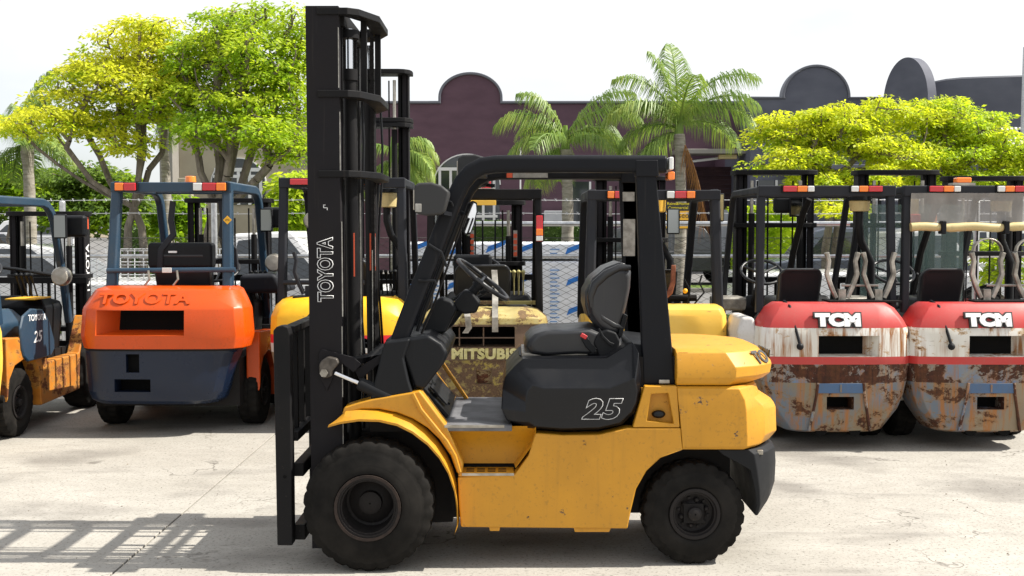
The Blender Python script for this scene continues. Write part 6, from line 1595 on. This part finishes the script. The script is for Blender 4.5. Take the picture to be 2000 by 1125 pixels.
# ---------------------------------------------------------------- vehicles beyond the fence
M['car_white'] = plain('white_car_paint', (.66,.66,.66), .3, 0, .5, coat=.5)
M['car_dark'] = plain('dark_grey_car_paint', (.06,.06,.065), .3, .3, .5, coat=.5)
M['car_navy'] = plain('blue_grey_car_paint', (.09,.105,.14), .3, .2, .5, coat=.5)
M['car_blue'] = plain('bright_blue_car_paint', (.03,.14,.52), .3, 0, .5, coat=.6)
M['car_silver'] = plain('silver_car_paint', (.5,.5,.51), .3, .4, .5, coat=.5)
def vehicle(name, label, cat, x, y, z, length, kind, mat, rz=0, group=None):
    """side-on vehicle; local x runs along its length, front towards +x, near side at y = 0"""
    root = thing(name, label, cat, (x, y, z), rz, group); L = length; W = 1.75
    K = {'ute': dict(body=[(-.50,.42),(-.50,.98),(.02,1.0),(.30,.98),(.46,.90),(.50,.70),(.50,.40)], cab=[(-.02,.96),(.03,1.66),(.20,1.70),(.33,.98)], win=[[(.015,1.02),(.045,1.56),(.115,1.60),(.12,1.02)],[(.13,1.02),(.125,1.60),(.19,1.60),(.29,1.03)]], wh=(-.30,.31), r=.37),
         'suv': dict(body=[(-.50,.42),(-.50,1.0),(.05,1.04),(.28,1.02),(.46,.92),(.50,.66),(.50,.40)], cab=[(-.47,1.0),(-.42,1.70),(-.36,1.76),(.10,1.78),(.17,1.70),(.28,1.0)], win=[[(-.44,1.08),(-.40,1.62),(-.26,1.65),(-.26,1.08)],[(-.24,1.08),(-.24,1.66),(-.06,1.67),(-.06,1.08)],[(-.04,1.08),(-.04,1.67),(.12,1.64),(.23,1.08)]], wh=(-.31,.31), r=.38),
         'van': dict(body=[(-.50,.40),(-.50,1.1),(.30,1.1),(.45,1.0),(.50,.75),(.50,.38)], cab=[(-.50,1.08),(-.49,1.95),(-.44,2.0),(.18,2.0),(.26,1.92),(.42,1.05)], win=[[(.12,1.2),(.12,1.75),(.22,1.75),(.34,1.2)],[(-.30,1.25),(-.30,1.7),(-.10,1.7),(-.10,1.25)]], wh=(-.32,.33), r=.34),
         'hatch': dict(body=[(-.50,.35),(-.50,.85),(.10,.90),(.36,.82),(.48,.66),(.50,.35)], cab=[(-.48,.84),(-.38,1.36),(-.30,1.44),(.02,1.44),(.10,1.38),(.26,.86)], win=[[(-.38,.92),(-.32,1.34),(-.18,1.36),(-.16,.92)],[(-.14,.92),(-.15,1.37),(.02,1.37),(.18,.92)]], wh=(-.32,.32), r=.31)}[kind]
    sc = lambda pts: [(a*L, b_) for a, b_ in pts]
    b = MB(); b.prism(sc(K['body']), 0, W); b.build('body', M[mat], root, bevel=.06, seg=3, local=True)
    cab = sc(K['cab']); cx = sum(p_[0] for p_ in cab)/len(cab)
    b = MB(); zmin = min(p_[1] for p_ in cab); zmax = max(p_[1] for p_ in cab)
    tp = lambda p_: .04+.16*(p_[1]-zmin)/(zmax-zmin)
    n = len(cab); vs = [(p_[0], tp(p_), p_[1]) for p_ in cab] + [(p_[0], W-tp(p_), p_[1]) for p_ in cab]
    b.add(vs, [tuple(range(n)), tuple(range(n, 2*n))[::-1]] + [(i, i+n, (i+1) % n+n, (i+1) % n) for i in range(n)])
    fixn(b.build('cabin', M[mat], root, bevel=.04, seg=3, local=True))
    for wn in K['win']:
        for s in (0, 1):
            b = MB(); pts = sc(wn); f = (lambda y_: y_) if not s else (lambda y_: W-y_)
            vs = [(p_[0], f(tp(p_)-.012), p_[1]) for p_ in pts] + [(p_[0], f(tp(p_)+.02), p_[1]) for p_ in pts]; m_ = len(pts)
            b.add(vs, [tuple(range(m_)), tuple(range(m_, 2*m_))[::-1]] + [(i, i+m_, (i+1) % m_+m_, (i+1) % m_) for i in range(m_)]); fixn(b.build('window', M['winglass'], root, local=True, smooth=0))
    for wx in K['wh']:
        for s in (0, 1):
            r_ = K['r']; b = MB(); b.lathe([(.05, .0), (r_*1.12, .0), (r_*1.12, .22), (.05, .22)], (wx*L, -.006 if not s else W-.214, r_+.02), 'y', 24); b.build('wheel_arch', M['blackdeep'], root, local=True)
            wheel(root, (wx*L, .085 if not s else W-.085, r_), r_, .2, r_*.62, -1 if not s else 1, 'car%s' % r_, deep=.04, bolts=5, lugs=24, hub=.04, rimmat='steel')
    xr_ = max(p_[0] for p_ in sc(K['body'])); xl_ = -xr_
    for y_ in (.08, W-.30):
        MB().box(xr_-.05, xr_+.015, y_, y_+.22, .66, .80).build('headlight', M['clear_lens'], root, bevel=.01, local=True)
        MB().box(xl_-.015, xl_+.05, y_, y_+.16, .70, .92).build('tail_light', M['red_lens'], root, bevel=.01, local=True)
    MB().box(xr_-.08, xr_+.05, .04, W-.04, .34, .52).build('bumper', M['plastic'], root, bevel=.03, local=True)
    MB().box(xl_-.05, xl_+.08, .04, W-.04, .36, .54).build('bumper', M['plastic'], root, bevel=.03, local=True)
    for x_ in (.02*L, -.15*L): MB().box(x_, x_+.14, -.018, .0, .86, .90).build('door_handle', M['plastic'], root, local=True)
    return root
def vx(px, Y): return S(px, 450, Y)[0]
vehicle('parked_car', 'dark grey four wheel drive wagon parked beyond the fence behind the light yellow forklift', 'car', vx(1325, 34), 33.6, gh(34), 4.5, 'suv', 'car_dark')
vehicle('parked_car', 'blue grey wagon roof seen between the masts above the white ute', 'car', vx(1590, 30), 28.6, 0, 4.4, 'suv', 'car_navy', rz=PI)
u = vehicle('parked_ute', 'white ute right behind the fence, seen between the two red and white forklifts', 'ute', vx(1705, 19.5), 18.6, .02, 4.9, 'ute', 'car_white', rz=0)
vehicle('parked_car', 'white wagon beyond the fence at the far right behind the clear curtain', 'car', vx(1935, 25), 24.4, 0, 4.6, 'suv', 'car_white')
vehicle('parked_van', 'white van standing behind the guard of the leftmost forklift', 'van', vx(95, 60), 59, gh(60), 4.8, 'van', 'car_white', rz=PI)
vehicle('parked_car', 'bright blue hatchback far off behind the orange forklift guard', 'car', vx(322, 105), 104, gh(105), 4.0, 'hatch', 'car_blue')
vehicle('parked_car', 'silver hatchback at the far left edge behind the fence', 'car', vx(20, 50), 49, gh(50), 4.1, 'hatch', 'car_silver')
# white tray utes with mesh racks just behind the fence on the left
def rack_ute(px, Y, label):
    r_ = vehicle('parked_ute', label, 'ute', vx(px, Y), Y, .0, 4.8, 'ute', 'car_white')
    for s in (0, 1.6):
        b = MB()
        for i in range(9): b.bar((-2.2+i*.22, .06+s, .98), (-2.2+i*.22, .06+s, 1.42), .014, .014)
        for k_ in range(5): b.bar((-2.25, .06+s, 1.02+k_*.1), (-.4, .06+s, 1.02+k_*.1), .012, .012)
        b.build('cage_panel', M['car_white'], r_, local=True, smooth=0)
    return r_
rack_ute(430, 15.8, 'white ute with a caged tray behind the orange forklift')
vehicle('parked_car', 'white hatchback close behind the fence by the leftmost forklift mast', 'car', vx(60, 19), 18.6, .03, 4.1, 'hatch', 'car_white')
# wrapped board stacks
M['wrap'] = varied('white_plastic_wrap', (.66,.68,.72), (.82,.84,.88), 2.5, .35, .5, .3, 0, 5, (1,1,3))
M['wrap_blue'] = plain('blue_print', (.02,.17,.55), .5)
M['wrap_pale'] = plain('pale_blue_print', (.18,.34,.62), .5)
def stack(pa, pb, z0, z1, Y, label, seed):
    xa, xb = vx(pa, Y), vx(pb, Y); rng = random.Random(seed)
    b = MB(); b.box(xa, xb, Y, Y+1.3, z0, z1); o = b.build('wrapped_stack', M['wrap'], None, bevel=.03, loc=((xa+xb)/2, Y, z0))
    o2 = o; tag(o, label, 'wrapped boards', 'white wrapped board stacks behind the fence')
    # offset verts to world: build used world coordinates relative to loc
    for x in (-1.3, -.85, -.35, .08, .66):
        for zz_ in ([z0+.22*(z1-z0), z0+.68*(z1-z0)] if (z1-z0) > .5 else [z0+.45*(z1-z0)]):
            zz2 = zz_+rng.uniform(-.05, .05); xx = x+rng.uniform(-.04, .04)
            MB().prism([(xx, zz2-.05), (xx+.24, zz2+.05), (xx+.27, zz2+.12), (xx+.03, zz2+.03)], Y-.006, Y-.002).build('blue_mark', M['wrap_blue'], o, smooth=0)
    for xx in (-1.03, -.07, .48):
        b = MB()
        for i in range(int((z1-z0-.1)/.05)): b.box(xx, xx+.09+.03*(i % 2), Y-.005, Y-.002, z0+.06+i*.05, z0+.075+i*.05)
        b.build('printed_column', M['wrap_pale'], o, smooth=0, kind='stuff')
    return o
S1 = 14.2
gz = lambda py: S(1000, py, S1)[1]
stack(775, 1148, gz(643)+.03, gz(510), S1, 'middle wrapped stack of boards behind the fence, blue marks on white wrap', 3)
stack(775, 1150, gz(510)+.03, gz(474), S1, 'top wrapped stack of boards behind the fence, directly under the dark hedge', 2)
stack(770, 1146, .004, gz(643), S1, 'bottom wrapped stack of boards behind the fence, standing on timber battens', 4)
# estate agent's board
SY = 20.0
sg = thing('lease_sign', 'black and yellow estate agent board on a post beyond the fence', 'sign', (vx(1322, SY), SY, .03))
sx0, sx1 = vx(1300, SY), vx(1348, SY); sz = lambda py: S(1000, py, SY)[1]
b = MB(); b.box(sx0, sx1, SY, SY+.03, sz(448), sz(396)); b.build('board', M['black_print'], sg, local=False)
b = MB(); b.box(sx0+.01, sx1-.02, SY-.006, SY-.002, sz(430), sz(412)); b.build('yellow_panel', M['label_yellow'], sg)
M['sign_yellow'] = plain('sign_yellow', (.85,.68,.02), .5)
text_mesh('sign_text', 'Raine&Horne\nCommercial', .072, M['sign_yellow'], sg, frame_M(((sx0+sx1)/2-sg.location.x, -.006, sz(404)-.03+.02), (1,0,0), (0,0,1)), .001)
text_mesh('sign_text', 'Leased', .14, M['black_print'], sg, frame_M(((sx0+sx1)/2-sg.location.x, -.010, sz(421)-.03), (1,0,0), (0,0,1)), .001)
b = MB(); b.box(sx0+.01, sx1-.02, SY-.006, SY-.002, sz(446), sz(441)); b.build('yellow_strip', M['label_yellow'], sg)
for x in (sx0+.03, sx1-.03): MB().box(x-.025, x+.025, SY+.035, SY+.08, .03, sz(398)).build('post', M['bark'], sg)

# distant tree line to the left
def treeline(label, x0, x1, Y, h, seed, mat='leaf_dark', n=9000, name='distant_trees'):
    rng = random.Random(seed); b = MB()
    for i in range(n):
        x = rng.uniform(x0, x1); hh = h*(.62+.38*noise.noise(Vector((x*.14, seed, 0)))+.12*noise.noise(Vector((x*.6, seed, 3))))
        z = gh(min(Y, 139))+hh*math.sqrt(rng.random()); leaf_faces(b, (x, Y+rng.uniform(-1.5, 1.5), z), 1, .3, .75, rng)
    return tag(b.build(name, M[mat], None, smooth=0, loc=((x0+x1)/2, Y, 0)), label, 'trees', kind='stuff')
treeline('distant belt of dark trees beyond the car park on the left', -64, -34, 122, 8.5, 5)
treeline('distant belt of green trees right of the beige building side', -36, -14, 124, 6.0, 9, 'leaf_green', 6000)

rng = random.Random(77); b = MB()
for i in range(240):
    x = rng.uniform(-4.5, 5.0); y = rng.uniform(5.2, 9.5); s_ = rng.uniform(.003, .0075); a_ = rng.random()*6.28
    b.add([(x+s_*math.cos(a_), y+s_*math.sin(a_), .002), (x-s_*.6*math.sin(a_), y+s_*.6*math.cos(a_), .002), (x-s_*math.cos(a_), y-s_*math.sin(a_), .002), (x+s_*.3, y, .002+s_*.8)], [(0,1,3), (1,2,3), (2,0,3)])
M['grit'] = varied('grit_and_dry_leaves', (.06,.045,.03), (.20,.15,.09), 3, .9, .2)
tag(b.build('grit', M['grit'], None, smooth=0), 'small grit and dry leaf bits scattered over the concrete', 'litter', kind='stuff')
